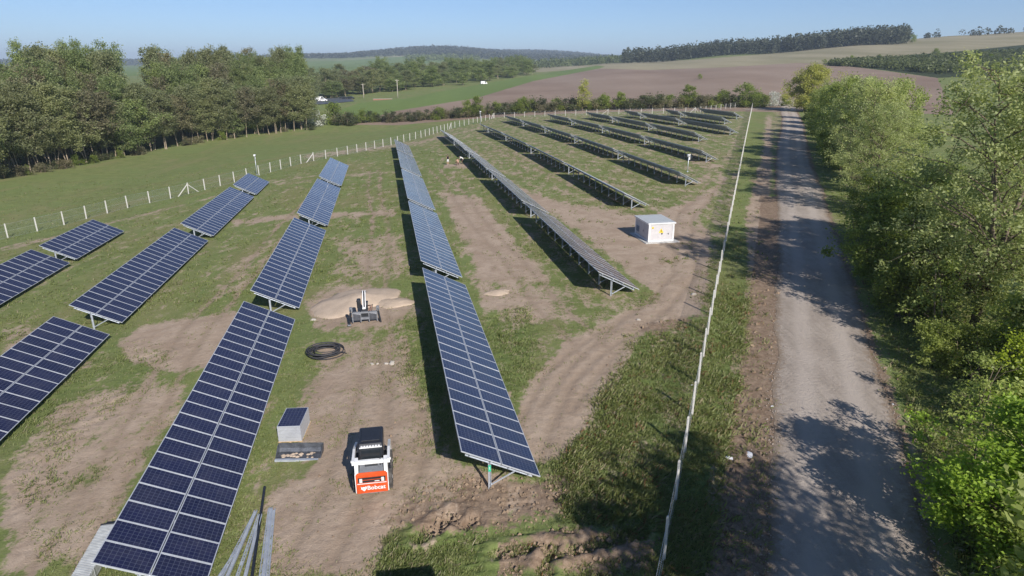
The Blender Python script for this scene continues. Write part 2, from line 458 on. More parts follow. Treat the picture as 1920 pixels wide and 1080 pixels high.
def ground_material():
    t = NT('ground')
    P = t.pos()
    A = {k: t.attr(k) for k in ('dirt', 'soil', 'lush', 'plough', 'crop', 'pale', 'floor', 'rut')}
    n_big = t.noise(.09, 4, .6, P)
    n_mid = t.noise(.55, 6, .62, P, .6)
    n_fin = t.noise(3.2, 6, .68, P, .3)
    n_row = t.noise(1.1, 5, .65, t.scaled(P, (1.0, .30, 1), -PSI))       # streaks left by wheels along the rows
    n_mic = t.noise(17, 4, .7, P)
    # grass
    g = t.mix(t.ramp(n_mid, .32, .68), (.138, .172, .054), (.212, .245, .084))
    g = t.mix(t.ramp(n_fin, .42, .75, 0, .7), g, (.250, .240, .108))
    g = t.mix(t.ramp(n_mic, .45, .75, 0, .6), g, (.100, .130, .038))
    g = t.mix(t.ramp(n_big, .40, .62, 0, .6), g, (.170, .218, .072))
    n_sw = t.noise(.16, 5, .65, t.scaled(P, (1.0, .35, 1), R(20)), .8)
    g = t.mix(t.ramp(n_sw, .48, .68, 0, .65), g, (.235, .215, .100))
    lush = t.mix(t.ramp(n_fin, .35, .7), (.100, .140, .038), (.180, .222, .072))
    g = t.mix(t.math('MULTIPLY', A['lush'], .8), g, lush)
    # bare earth
    d = t.mix(t.ramp(n_mid, .3, .7), (.345, .258, .186), (.455, .356, .268))
    d = t.mix(t.ramp(n_fin, .4, .8, 0, .6), d, (.255, .195, .140))
    d = t.mix(t.ramp(n_mic, .5, .8, 0, .45), d, (.52, .44, .35))
    s = t.mix(t.ramp(n_fin, .3, .7), (.185, .128, .086), (.320, .238, .170))
    s = t.mix(t.ramp(n_mic, .45, .75, 0, .5), s, (.130, .088, .058))
    # break the edges up
    brk = t.math('ADD', t.math('MULTIPLY', t.math('SUBTRACT', n_row, .5), 1.15), t.math('MULTIPLY', t.math('SUBTRACT', n_fin, .5), .95))
    brk = t.math('ADD', brk, t.math('MULTIPLY', t.math('SUBTRACT', n_mid, .5), .7))
    fd = t.ramp(t.math('ADD', A['dirt'], brk), .40, .66)
    fs = t.ramp(t.math('ADD', A['soil'], t.math('MULTIPLY', brk, .8)), .42, .62)
    c = t.mix(fd, g, d)
    c = t.mix(fs, c, s)
    rt = t.math('MULTIPLY', A['rut'], t.ramp(n_mid, .3, .6, .35, 1.0))
    c = t.mix(t.math('MULTIPLY', rt, .42), c, (.235, .175, .120))
    # far fields
    n_f = t.noise(.012, 5, .6, P)
    n_fl = t.noise(.02, 4, .6, t.scaled(P, (1.0, .12, 1), R(-62)))
    n_gr = t.noise(.35, 4, .7, P)
    pl = t.mix(t.ramp(n_f, .3, .7), (.225, .160, .118), (.305, .228, .172))
    pl = t.mix(t.ramp(n_fl, .4, .7, 0, .4), pl, (.345, .275, .215))
    pl = t.mix(t.ramp(n_gr, .45, .8, 0, .35), pl, (.19, .135, .10))
    cr = t.mix(t.ramp(n_fl, .35, .7), (.135, .190, .052), (.175, .235, .070))
    cr = t.mix(t.ramp(n_gr, .4, .8, 0, .4), cr, (.085, .125, .034))
    pa = t.mix(t.ramp(n_fl, .3, .7), (.250, .225, .130), (.355, .310, .200))
    pa = t.mix(t.ramp(n_f, .45, .7, 0, .5), pa, (.215, .205, .105))
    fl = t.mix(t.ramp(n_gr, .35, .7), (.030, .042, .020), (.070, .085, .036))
    e = t.math('MULTIPLY', t.math('SUBTRACT', t.noise(.08, 5, .6, P), .5), .35)
    def edge(a): return t.ramp(t.math('ADD', a, e), .42, .58)
    c = t.mix(edge(A['pale']), c, pa)
    c = t.mix(edge(A['crop']), c, cr)
    c = t.mix(edge(A['plough']), c, pl)
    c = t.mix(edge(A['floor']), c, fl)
    m = t.base(c, .93, 0, .15)
    h = t.math('ADD', t.math('MULTIPLY', n_fin, 1.0), t.math('MULTIPLY', n_mic, .55))
    t.bump(h, .55, .10)
    return m
M['ground'] = ground_material()

def road_material():
    t = NT('gravel_road')
    P = t.pos()
    across = t.attr('across')      # -1 .. 1
    n_mid = t.noise(.5, 5, .6, P); n_fin = t.noise(4, 6, .7, P); n_mic = t.noise(24, 4, .7, P)
    n_str = t.noise(1.3, 5, .65, t.scaled(P, (1.5, .12, 1), R(21.5)), .5)
    c = t.mix(t.ramp(n_mid, .3, .7), (.375, .315, .262), (.470, .402, .338))
    c = t.mix(t.ramp(n_fin, .42, .7, 0, .5), c, (.275, .228, .186))
    c = t.mix(t.ramp(n_mic, .5, .72, 0, .5), c, (.56, .50, .43))
    c = t.mix(t.ramp(n_str, .45, .7, 0, .4), c, (.27, .232, .19))
    # two worn wheel tracks, paler
    tr = t.ramp(t.math('ABSOLUTE', t.math('SUBTRACT', t.math('ABSOLUTE', across), .42)), .05, .28, 1, 0)
    c = t.mix(t.math('MULTIPLY', tr, t.ramp(n_str, .25, .7, .3, .75)), c, (.53, .46, .395))
    edgef = t.ramp(t.math('ADD', t.math('ABSOLUTE', across), t.math('MULTIPLY', t.math('SUBTRACT', n_fin, .5), .6)), .80, 1.02)
    dirt = t.mix(t.ramp(n_fin, .3, .7), (.205, .155, .108), (.315, .245, .180))
    c = t.mix(edgef, c, dirt)
    m = t.base(c, .93, 0, .15)
    t.bump(t.math('ADD', n_fin, t.math('MULTIPLY', n_mic, .8)), .9, .07)
    return m
M['road'] = road_material()
# ------------------------------------------------------------------ ground sheet
def road_x(y):          # centre line of the gravel road
    return 3.9 + .395 * y + .35 * np.sin(y * .045)
ROAD_W = 2.45
def fence_x(y):         # the right-hand fence
    return 4.76 + .3625 * (y - 16.59)
def poly_sd(px, py, poly):
    """signed distance in pixels, positive inside"""
    x = np.asarray(px); y = np.asarray(py)
    inside = np.zeros(x.shape, bool); dmin = np.full(x.shape, 1e9)
    n = len(poly)
    for i in range(n):
        x0, y0 = poly[i]; x1, y1 = poly[(i + 1) % n]
        if y0 != y1:
            cond = ((y0 > y) != (y1 > y)) & (x < (x1 - x0) * (y - y0) / (y1 - y0) + x0)
            inside ^= cond
        dx, dy = x1 - x0, y1 - y0
        tt = np.clip(((x - x0) * dx + (y - y0) * dy) / (dx * dx + dy * dy + 1e-9), 0, 1)
        dmin = np.minimum(dmin, np.hypot(x - x0 - tt * dx, y - y0 - tt * dy))
    return np.where(inside, dmin, -dmin)

# (polygon in photo pixels, strength, edge softness in pixels)
DIRT = [
 ([(555, 720), (640, 650), (780, 690), (825, 800), (830, 870), (560, 880)], .78, 30),
 ([(500, 930), (560, 880), (620, 820), (700, 760), (790, 770), (825, 850), (905, 880), (1010, 905), (1060, 960), (900, 985), (740, 990), (690, 1085), (490, 1085)], .95, 40),
 ([(580, 640), (700, 610), (770, 640), (790, 760), (640, 800), (590, 760)], .68, 30),
 ([(560, 560), (640, 530), (740, 545), (800, 585), (720, 625), (590, 625)], .85, 25),
 ([(560, 880), (530, 1080), (640, 1085), (640, 860)], .95, 30),
 ([(955, 800), (1005, 700), (1060, 640), (1160, 590), (1225, 560), (1262, 525), (1235, 480), (1150, 430), (1240, 395), (1300, 370), (1345, 345), (1345, 320), (1365, 335), (1330, 380), (1300, 420), (1330, 440), (1335, 480), (1310, 520), (1315, 590), (1200, 630), (1170, 700), (1110, 790), (1060, 860), (1000, 870)], 1.0, 18),
 ([(1100, 400), (1230, 400), (1330, 440), (1330, 520), (1240, 560), (1180, 520), (1090, 440)], .95, 20),
 ([(820, 355), (900, 365), (985, 470), (1040, 530), (900, 540), (870, 470)], .85, 22),
 ([(880, 520), (1010, 540), (1090, 600), (1000, 620), (900, 580)], .75, 25),
 ([(880, 480), (1010, 520), (1080, 560), (1050, 600), (990, 560), (890, 530)], .6, 20),
 ([(790, 330), (880, 330), (920, 370), (830, 380)], .45, 15),
 ([(830, 305), (880, 305), (880, 318), (830, 316)], .8, 8),
 ([(215, 645), (260, 610), (440, 580), (470, 590), (410, 690), (330, 700), (250, 685)], .92, 18),
 ([(100, 750), (280, 690), (360, 720), (330, 800), (180, 1060), (0, 1085), (0, 900)], .74, 45),
 ([(380, 520), (500, 430), (540, 430), (480, 540), (420, 580)], .5, 25),
 ([(430, 410), (560, 398), (560, 412), (440, 425)], .75, 8),
 ([(0, 610), (140, 590), (60, 660), (0, 680)], .6, 20),
 ([(0, 555), (170, 500), (250, 500), (130, 570)], .32, 15),
 ([(600, 400), (740, 390), (745, 405), (600, 412)], .75, 8),
 ([(620, 440), (760, 430), (780, 520), (620, 540)], .6, 25),
 ([(640, 325), (740, 318), (742, 325), (640, 335)], .6, 5),
 ([(500, 335), (590, 320), (590, 345), (500, 350)], .45, 6),
 ([(930, 330), (1040, 370), (1190, 400), (1200, 470), (1130, 470), (1040, 410), (960, 370)], .85, 18),
 ([(1010, 330), (1150, 380), (1200, 385), (1190, 400), (1040, 370)], .5, 14),
 ([(930, 262), (1010, 290), (1100, 330), (1080, 340), (960, 290)], .5, 10),
 ([(1080, 275), (1190, 310), (1300, 350), (1330, 345), (1345, 310), (1290, 340), (1170, 300), (1085, 270)], .62, 8),
 ([(1050, 300), (1150, 330), (1180, 345), (1080, 322)], .4, 8),
 ([(1180, 255), (1350, 300), (1370, 265), (1390, 255), (1370, 310), (1340, 330)], .55, 7),
 ([(1170, 240), (1330, 270), (1320, 280), (1170, 250)], .5, 5),
 ([(560, 290), (690, 275), (790, 262), (900, 236), (905, 242), (800, 270), (700, 284), (570, 300)], .6, 4),
 ([(0, 462), (160, 425), (330, 385), (480, 345), (480, 350), (330, 392), (160, 434), (0, 474)], .62, 5),
 ([(1395, 400), (1425, 300), (1435, 215), (1450, 215), (1450, 330), (1440, 420), (1470, 560), (1480, 700), (1440, 780), (1410, 640), (1400, 500)], .82, 14),
 ([(1630, 600), (1690, 760), (1750, 900), (1700, 900), (1620, 700)], .55, 20),
 ([(1290, 420), (1340, 420), (1330, 560), (1290, 560)], .7, 12),
]
SOIL = [
 ([(700, 985), (760, 930), (860, 880), (1010, 895), (1090, 840), (1110, 800), (1130, 840), (1085, 930), (1050, 985), (930, 1010), (800, 1010)], .58, 30),
 ([(780, 980), (880, 955), (900, 985), (800, 1012)], .9, 10),
 ([(930, 1010), (1060, 980), (1240, 1010), (1230, 1085), (930, 1085)], .66, 25),
 ([(1170, 610), (1310, 585), (1320, 600), (1230, 640)], .6, 12),
 ([(1400, 330), (1445, 300), (1450, 420), (1410, 420)], .45, 10),
 ([(1060, 840), (1120, 800), (1130, 850), (1070, 900)], .55, 20),
]
LUSH = [
 ([(910, 600), (990, 570), (1010, 640), (960, 760), (930, 700)], 1.0, 20),
 ([(1060, 860), (1180, 640), (1310, 600), (1290, 800), (1240, 1000), (1050, 990)], 1.0, 25),
 ([(720, 1010), (900, 1000), (930, 1085), (720, 1085)], 1.0, 15),
 ([(1320, 560), (1440, 480), (1440, 780), (1440, 1085), (1250, 1085)], .9, 25),
 ([(740, 610), (810, 600), (830, 790), (760, 760)], .6, 20),
 ([(0, 720), (200, 640), (330, 660), (0, 1000)], .5, 30),
]
# far fields: polygon, layer, nearest and farthest distance
FAR = [
 ([(655, 234), (742, 208), (893, 184), (1000, 152), (1123, 128.5), (1220, 131), (1356, 126), (1497, 118), (1570, 121), (1757, 146), (1790, 215), (1500, 207), (1430, 213), (1000, 226), (800, 235)], 'plough', 225, 900, 3),
 ([(600, 222), (640, 205), (673, 193), (760, 185), (860, 165), (960, 148), (1060, 132), (1120, 123), (1135, 125), (1123, 128.5), (1000, 152), (893, 184), (742, 208), (690, 228)], 'crop', 215, 1100, 2),
 ([(1040, 131), (1130, 119), (1300, 112), (1450, 100), (1560, 85), (1690, 60), (1750, 50), (1920, 30), (2500, 0), (2500, 130), (1920, 142), (1757, 146), (1570, 121), (1497, 118), (1356, 126), (1220, 131)], 'pale', 560, 1700, 2),
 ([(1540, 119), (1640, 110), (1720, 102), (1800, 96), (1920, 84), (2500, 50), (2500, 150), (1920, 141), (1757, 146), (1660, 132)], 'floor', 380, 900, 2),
 ([(520, 150), (520, 117), (640, 113), (780, 104), (860, 104), (840, 114), (760, 124), (650, 145)], 'crop', 850, 3000, 1.5),
 ([(540, 119), (660, 111), (760, 104), (830, 104), (820, 108), (700, 114), (560, 123)], 'pale', 1500, 3000, 1),
 ([(190, 142), (300, 142), (300, 124), (190, 124)], 'crop', 600, 3000, 2),
 ([(-60, 136), (20, 136), (20, 150), (-60, 150)], 'plough', 500, 2500, 2),
 ([(1000, 136), (1060, 132), (1120, 124), (1050, 118), (990, 122)], 'pale', 700, 1300, 1.5),
]
RUTS = [[(975, 850), (1050, 715), (1140, 630), (1235, 570), (1290, 515), (1275, 455), (1290, 400), (1345, 340)],
        [(600, 1040), (650, 900), (690, 740), (705, 640), (712, 500), (708, 400), (700, 320)],
        [(700, 1000), (760, 830), (740, 720), (730, 640)],
        [(1120, 660), (1010, 560), (930, 455), (865, 375), (815, 315)],
        [(1250, 420), (1130, 370), (1020, 320), (930, 275)],
        [(1330, 340), (1240, 320), (1130, 285), (1040, 258)],
        [(330, 680), (390, 590), (470, 500), (560, 400), (610, 340)],
        [(100, 1060), (230, 860), (330, 690)],
        [(1050, 760), (1180, 600), (1250, 560)]]
def build_ground():
    th_in = np.radians(np.arange(-46, 46.01, .18))
    th_out = np.radians(np.concatenate([np.arange(50, 311, 5)]))
    th = np.concatenate([th_in, th_out])
    r = [6.0]
    while r[-1] < 12000:
        rr = r[-1]
        r.append(rr * (1.0062 if 13 < rr < 48 else 1.011 if rr < 130 and rr > 13 else 1.02 if rr > 13 else 1.09))
    r = np.array(r)
    nt, nr = len(th), len(r)
    X = (r[:, None] * np.sin(th)[None]).ravel(); Y = (r[:, None] * np.cos(th)[None]).ravel()
    Z = G(X, Y)
    D = np.hypot(X, Y)
    px, py = proj(X, Y, Z)
    front = (Y > 3)
    L = {k: np.zeros(len(X)) for k in ('dirt', 'soil', 'lush', 'plough', 'crop', 'pale', 'floor', 'rut')}
    near = front & (D < 300)
    fx0 = np.interp(Y, [0, 64, 97, 150, 190, 215], [-62, -52, -43, -27, -18, -8])
    inside_f = (X > fx0) & (X < fence_x(Y)) & (D < 235)
    L['dirt'][:] = np.where(inside_f, .35 + .10 * np.clip((V[0] * X + V[1] * Y - 3) / 12, 0, 1), np.where(D < 260, .10, .0))
    for lay, lst in (('dirt', DIRT), ('soil', SOIL), ('lush', LUSH)):
        for poly, st, soft in lst:
            xs = [p[0] for p in poly]; ys = [p[1] for p in poly]
            m = near & (px > min(xs) - soft*2) & (px < max(xs) + soft*2) & (py > min(ys) - soft*2) & (py < max(ys) + soft*2)
            sd = poly_sd(px[m], py[m], poly)
            L[lay][m] = np.maximum(L[lay][m], st * sstep(-soft, soft, sd))
    # nothing outside the far bank of the left fence or beyond the road is bare except what the polygons say
    vv = V[0] * X + V[1] * Y; uu = U[0] * X + U[1] * Y
    # earthy shoulders of the road
    dr = np.abs(X - road_x(Y)) * .93
    sh = np.clip(1 - (dr - ROAD_W) / 1.0, 0, 1) * (Y > -60) * (D < 320)
    L['soil'] = np.maximum(L['soil'], .70 * sh)
    left = (X - road_x(Y) < 0) & (dr < ROAD_W + 2.2) & (Y > -60) & (D < 300)
    L['dirt'] = np.where(left, np.maximum(L['dirt'], .50), L['dirt'])
    L['soil'] = np.where(left & (dr < ROAD_W + 1.7) & (Y < 75), np.maximum(L['soil'], .72), np.where(left, np.maximum(L['soil'], .40), L['soil']))
    # the camp's bare strips under the back row of trees on the right bank
    bank = (X - road_x(Y) > ROAD_W) & (X - road_x(Y) < 9) & (Y > -60) & (D < 300)
    L['dirt'] = np.where(bank, np.maximum(L['dirt'], .34), L['dirt'])
    # wheel ruts
    for path in RUTS:
        Q = [at(*q) for q in path]
        for i in range(len(Q) - 1):
            a_, b_ = Q[i], Q[i + 1]
            dx, dy = b_.x - a_.x, b_.y - a_.y
            l_ = math.hypot(dx, dy)
            m = near & (X > min(a_.x, b_.x) - 3) & (X < max(a_.x, b_.x) + 3) & (Y > min(a_.y, b_.y) - 3) & (Y < max(a_.y, b_.y) + 3)
            t_ = ((X[m] - a_.x) * dx + (Y[m] - a_.y) * dy) / l_
            s_ = ((X[m] - a_.x) * dy - (Y[m] - a_.y) * dx) / l_ + .22 * np.sin(Y[m] * .23 + X[m] * .31) + .06 * np.sin(Y[m] * .83)
            on = (t_ > -.5) & (t_ < l_ + .5)
            L['rut'][m] = np.maximum(L['rut'][m], on * np.exp(-((np.abs(s_) - .78) / .24) ** 2))
            L['dirt'][m] = np.maximum(L['dirt'][m], on * .62 * np.exp(-((np.abs(s_) - .78) / .45) ** 2))
    for poly, lay, d0, d1, soft in FAR:
        m = front & (D > d0) & (D < d1)
        sd = poly_sd(px[m], py[m], poly)
        L[lay][m] = np.maximum(L[lay][m], sstep(-soft, soft, sd))
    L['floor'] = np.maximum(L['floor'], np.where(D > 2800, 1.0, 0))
    # outside the picture the fields go on
    th_all = np.arctan2(X, Y)
    side = np.abs(th_all) > R(44)
    L['pale'] = np.where(side & (D > 700) & (D < 1800), 1.0, L['pale'])
    L['crop'] = np.where(side & (D > 330) & (D <= 700), 1.0, L['crop'])
    # small relief, none under the road
    def vn(sc, seed):
        a = np.sin(X * sc + 1.7 * seed) * np.cos(Y * sc * 1.13 - seed) + .6 * np.sin((X + Y) * sc * 1.71 + seed * 2.1) + .5 * np.cos((X * .6 - Y) * sc * 2.3 + seed)
        return a / 2.1
    keep = sstep(ROAD_W + .3, ROAD_W + 1.6, dr) * (D < 260)
    rel = .022 * vn(.37, 1.0)
    rough_ = L['soil'] * (D < 60) * (X < fence_x(Y) + 1)
    rnd = rng.normal(0, 1, len(X)).reshape(nr, nt)
    sm = (rnd + np.roll(rnd, 1, 0) + np.roll(rnd, 1, 1) + np.roll(rnd, -1, 1) + np.roll(rnd, 2, 1) + np.roll(rnd, -2, 1) + np.roll(rnd, 3, 1) + np.roll(rnd, -3, 1)) / 2.8
    lump = np.abs(vn(4.3, 3.0)) + .6 * np.abs(vn(8.1, 5.0))
    rel = rel + rough_ * (.055 * lump + .030 * sm.ravel() - .03) - .03 * L['rut'] * (D < 120)
    rel = rel + (L['lush'] * .03 + .006) * sm.ravel() * (D < 60)
    # the ditch left by digging near the end of the third row
    for (a, b, w, dep) in (((790, 1008), (850, 968), .24, .22), ((868, 985), (890, 978), .2, .16), ((930, 1040), (1030, 1022), .2, .2), ((1040, 1040), (1200, 1000), .22, .22), ((1020, 1075), (1035, 1030), .2, .2)):
        A_, B_ = at(*a), at(*b)
        dx, dy = B_.x - A_.x, B_.y - A_.y
        tt = np.clip(((X - A_.x) * dx + (Y - A_.y) * dy) / (dx*dx + dy*dy), 0, 1)
        q = np.hypot(X - A_.x - tt*dx, Y - A_.y - tt*dy) + .10 * vn(5.0, 1.3)
        rel = rel - dep * np.exp(-(q / w) ** 2) + .45 * dep * np.exp(-((q - 2.2 * w) / w) ** 2)
    Z = Z + rel * keep
    me = bpy.data.meshes.new('ground')
    co = np.stack([X, Y, Z], 1).astype(np.float32)
    idx = np.arange(nr * nt).reshape(nr, nt)
    a = idx[:-1, :]; b = np.roll(idx, -1, 1)[:-1, :]; c = np.roll(idx, -1, 1)[1:, :]; d = idx[1:, :]
    F = np.stack([a, d, c, b], -1).reshape(-1, 4)[:, ::1]
    # close the hole under the camera
    me.vertices.add(len(co) + 1)
    co = np.concatenate([co, [[0, 0, g1(0, 0)]]]).astype(np.float32)
    me.vertices.foreach_set('co', co.ravel())
    T = np.stack([np.full(nt, nr*nt), idx[0], np.roll(idx[0], -1)], -1)
    nq, ntri = len(F), len(T)
    me.loops.add(nq*4 + ntri*3)
    me.loops.foreach_set('vertex_index', np.concatenate([F.ravel(), T[:, ::-1].ravel()]).astype(np.int32))
    me.polygons.add(nq + ntri)
    me.polygons.foreach_set('loop_start', np.concatenate([np.arange(nq)*4, nq*4 + np.arange(ntri)*3]).astype(np.int32))
    me.polygons.foreach_set('use_smooth', np.ones(nq + ntri, bool))
    me.materials.append(M['ground'])
    me.update(calc_edges=True)
    for k, v in L.items():
        at_ = me.attributes.new(k, 'FLOAT', 'POINT')
        at_.data.foreach_set('value', np.concatenate([v, [v[0]]]).astype(np.float32))
    o = obj('ground', me)
    o['kind'] = 'structure'
    return o, dict(X=X, Y=Y, Z=Z, L=L)
ground, GD = build_ground()
if ground.data.polygons[1000].normal.z < 0:
    ground.data.flip_normals()
def layer_at(x, y):
    """bare / disturbed / lush values near a point (brute force on photo polygons)"""
    x = np.asarray(x); y = np.asarray(y)
    px, py = proj(x, y, G(x, y))
    out = {}
    for lay, lst in (('dirt', DIRT), ('soil', SOIL), ('lush', LUSH)):
        a = np.zeros(len(x))
        for poly, st, soft in lst:
            a = np.maximum(a, st * sstep(-soft, soft, poly_sd(px, py, poly)))
        out[lay] = a
    dr = np.abs(x - road_x(y)) * .93
    out['road'] = dr
    out['soil'] = np.maximum(out['soil'], np.where((x < road_x(y)) & (dr < ROAD_W + 1.7), 1.1, np.where((x > road_x(y)) & (dr < ROAD_W + .8), .8, 0)))
    out['shoulder'] = ((x < road_x(y)) & (dr < ROAD_W + 1.6)) | ((x > road_x(y)) & (dr < ROAD_W + .7))
    return out

# ------------------------------------------------------------------ gravel road (a sheet just above the ground)
def strip(name, pts, half, mat, n_across=9, lift=.03, jitter=.25):
    """pts: list of (x, y) along the centre"""
    P = np.array(pts); n = len(P)
    T_ = np.gradient(P, axis=0); T_ /= np.linalg.norm(T_, axis=1)[:, None]
    N = np.stack([T_[:, 1], -T_[:, 0]], 1)
    a = np.linspace(-1, 1, n_across)
    jl = np.convolve(rng.normal(0, 1, n + 8), np.ones(9) / 3, 'valid') * jitter
    jr = np.convolve(rng.normal(0, 1, n + 8), np.ones(9) / 3, 'valid') * jitter
    XY = np.zeros((n, n_across, 2))
    for k, aa in enumerate(a):
        w = aa * half + (jl * max(0, -aa) + jr * max(0, aa)) * .6
        XY[:, k] = P + N * w[:, None]
    x, y = XY[..., 0].ravel(), XY[..., 1].ravel()
    z = G(x, y) + lift
    crown = np.tile(.03 - .03 * np.abs(a) ** 2 - np.where(np.abs(a) > .95, .02, 0), n)
    z = z + crown
    idx = np.arange(n * n_across).reshape(n, n_across)
    F = np.stack([idx[:-1, :-1], idx[:-1, 1:], idx[1:, 1:], idx[1:, :-1]], -1).reshape(-1, 4)
    me = bpy.data.meshes.new(name)
    me.from_pydata(np.stack([x, y, z], 1).tolist(), [], F.tolist())
    me.materials.append(mat)
    me.polygons.foreach_set('use_smooth', [True] * len(me.polygons))
    at_ = me.attributes.new('across', 'FLOAT', 'POINT')
    at_.data.foreach_set('value', np.tile(a, n).astype(np.float32))
    me.update()
    if me.polygons[0].normal.z < 0: me.flip_normals()
    o = obj(name, me); o['kind'] = 'structure'
    return o
ys = np.concatenate([np.arange(-40, 120, .6), np.arange(120, 262, 1.5)])
strip('gravel_road', [(float(road_x(y)), float(y)) for y in ys], ROAD_W, M['road'])
e0, e1 = at(1395, 205), at(1490, 203)
jx = [(e0.x + (e1.x - e0.x) * k / 30 * 1.6, e0.y + (e1.y - e0.y) * k / 30 * 1.6) for k in range(31)]
strip('farm_track', jx, 2.0, M['road'], 5, .05, .2)
# ------------------------------------------------------------------ solar panel tables
MOD_W, MOD_L, PITCH_M = 1.0, 1.65, 1.02
TILT = R(26.19)
TW = MOD_L * 2 + .03                       # sloping width of a table
ZU, ZL = 1.92, 1.92 - TW * math.sin(TILT)
ct, st_ = math.cos(TILT), math.sin(TILT)
def slope_pt(t, y, off=0.0):
    """point t metres down the slope from the upper edge, off metres above the panel plane"""
    return Vector((t * ct + off * st_, y, ZU - t * st_ + off * ct))
def module_into(b, t0, y0):
    """one framed module, upper edge at t0, near edge at y0, thickness 4 cm, glass set into the frame"""
    w, l, fr = MOD_W, MOD_L, .030
    P = lambda t, y, o: slope_pt(t0 + t, y0 + y, o)
    o_t, o_g, o_b = 0.0, -.004, -.040
    outer = [(0, 0), (l, 0), (l, w), (0, w)]
    inner = [(fr, fr), (l - fr, fr), (l - fr, w - fr), (fr, w - fr)]
    for k in range(4):
        a, c = outer[k], outer[(k+1) % 4]; ia, ic = inner[k], inner[(k+1) % 4]
        b.face([P(*a, o_t), P(*c, o_t), P(*ic, o_t), P(*ia, o_t)], 1)
        b.face([P(*a, o_b), P(*c, o_b), P(*c, o_t), P(*a, o_t)], 1)
        b.face([P(*ia, o_t), P(*ic, o_t), P(*ic, o_g), P(*ia, o_g)], 1)
    b.face([P(*q, o_g) for q in inner], 0, uv=[(.0, .0), (10.0, .0), (10.0, 6.0), (.0, 6.0)])
    b.face([P(*q, o_b) for q in reversed(outer)], 2)
MODMATS = [M['cells'], M['alu'], simple('panel_backsheet', (.55, .56, .58), .7, 0, .08, 2)]
cache = {}
def cached(key, fn):
    if key not in cache: cache[key] = fn()
    return cache[key]
def mod_mesh(row):
    def f():
        b = MB(); module_into(b, row * (MOD_L + .03), 0); return b.mesh('solar_module', MODMATS)
    return cached(('mod', row), f)
def array_mesh(n, row):
    def f():
        b = MB()
        for k in range(n): module_into(b, row * (MOD_L + .03), k * PITCH_M)
        return b.mesh('module_row', MODMATS)
    return cached(('arr', n, row), f)
POST_T = 1.20
RAF = -.17
def post_mesh():
    def f():
        b = MB(); x = POST_T * ct; z = ZU - POST_T * st_ - .20
        b.box(x - .055, x + .055, .035, .043, -.9, z)
        b.box(x - .055, x - .047, -.035, .0348, -.9, z)
        b.box(x + .047, x + .055, -.035, .0348, -.9, z)
        b.box(x - .047, x - .030, -.035, -.027, -.9, z); b.box(x + .030, x + .047, -.035, -.027, -.9, z)
        return b.mesh('post', [M['galv']])
    return cached('post', f)
def rafter_mesh():
    def f():
        b = MB()
        b.bar(slope_pt(.28, -.075, RAF), slope_pt(3.12, -.075, RAF), .012, .12)
        b.bar(slope_pt(.28, -.098, RAF + .055), slope_pt(3.12, -.098, RAF + .055), .034, .01)
        b.bar(slope_pt(.28, -.098, RAF - .055), slope_pt(3.12, -.098, RAF - .055), .034, .01)
        return b.mesh('rafter', [M['galv']])
    return cached('rafter', f)
def brace_mesh():
    def f():
        b = MB()
        b.bar((POST_T * ct + .03, -.060, .16), slope_pt(2.45, -.060, RAF), .012, .06)
        b.bar((POST_T * ct + .03, -.080, .185), slope_pt(2.45, -.080, RAF + .03), .03, .008)
        return b.mesh('brace', [M['galv']])
    return cached('brace', f)
def purlin_mesh(n, t):
    def f():
        b = MB(); L = n * PITCH_M - .02
        b.bar(slope_pt(t, .02, -.073), slope_pt(t, L - .02, -.073), .045, .058, up=(st_, 0, ct))
        return b.mesh('purlin', [M['galv']])
    return cached(('purlin', n, t), f)
ORD = ['first', 'second', 'third', 'fourth', 'fifth', 'sixth', 'seventh', 'eighth', 'ninth', 'tenth', 'eleventh', 'twelfth']
def solar_table(row, idx, u0, n, label, single):
    v0 = 2.05 + 11.4 * row if row != -1 else -9.42
    if row == -2: v0 = -21.15
    if row == -3: v0 = -32.6
    L = n * PITCH_M - .02
    x0, y0 = uv2xy(u0, v0)
    # level along the row, seated on the mean ground under it
    zs = [g1(*uv2xy(u0 + L * q, v0 + 1.3)) for q in (.05, .35, .65, .95)]
    root = empty('solar_panel_table', (x0, y0, float(np.mean(zs))), PSI)
    slope = math.atan2(zs[3] - zs[0], L * .9)
    root.rotation_euler = (slope, 0, PSI)
    root.location.z = zs[0] - math.sin(slope) * L * .05
    tag(root, label, 'solar table', 'rows of solar panel tables')
    if single:
        for k in range(n):
            for r in (0, 1):
                mo = obj('solar_module', mod_mesh(r), root, (0, k * PITCH_M + random.uniform(-.002, .002), random.uniform(-.002, .002)))
                mo.rotation_euler = (random.uniform(-.004, .004), random.uniform(-.002, .002), 0)
    else:
        for r in (0, 1):
            a = obj('module_row', array_mesh(n, r), root); a['kind'] = 'stuff'
    np_ = max(3, int(round(L / 2.5)) + 1)
    for k in range(np_):
        y = .30 + (L - .60) * k / (np_ - 1)
        obj('post', post_mesh(), root, (0, y, 0))
        obj('rafter', rafter_mesh(), root, (0, y, 0))
        obj('brace', brace_mesh(), root, (0, y, 0))
    for t in (.42, 1.28, 2.06, 2.92):
        obj('purlin', purlin_mesh(n, t), root)
    return root
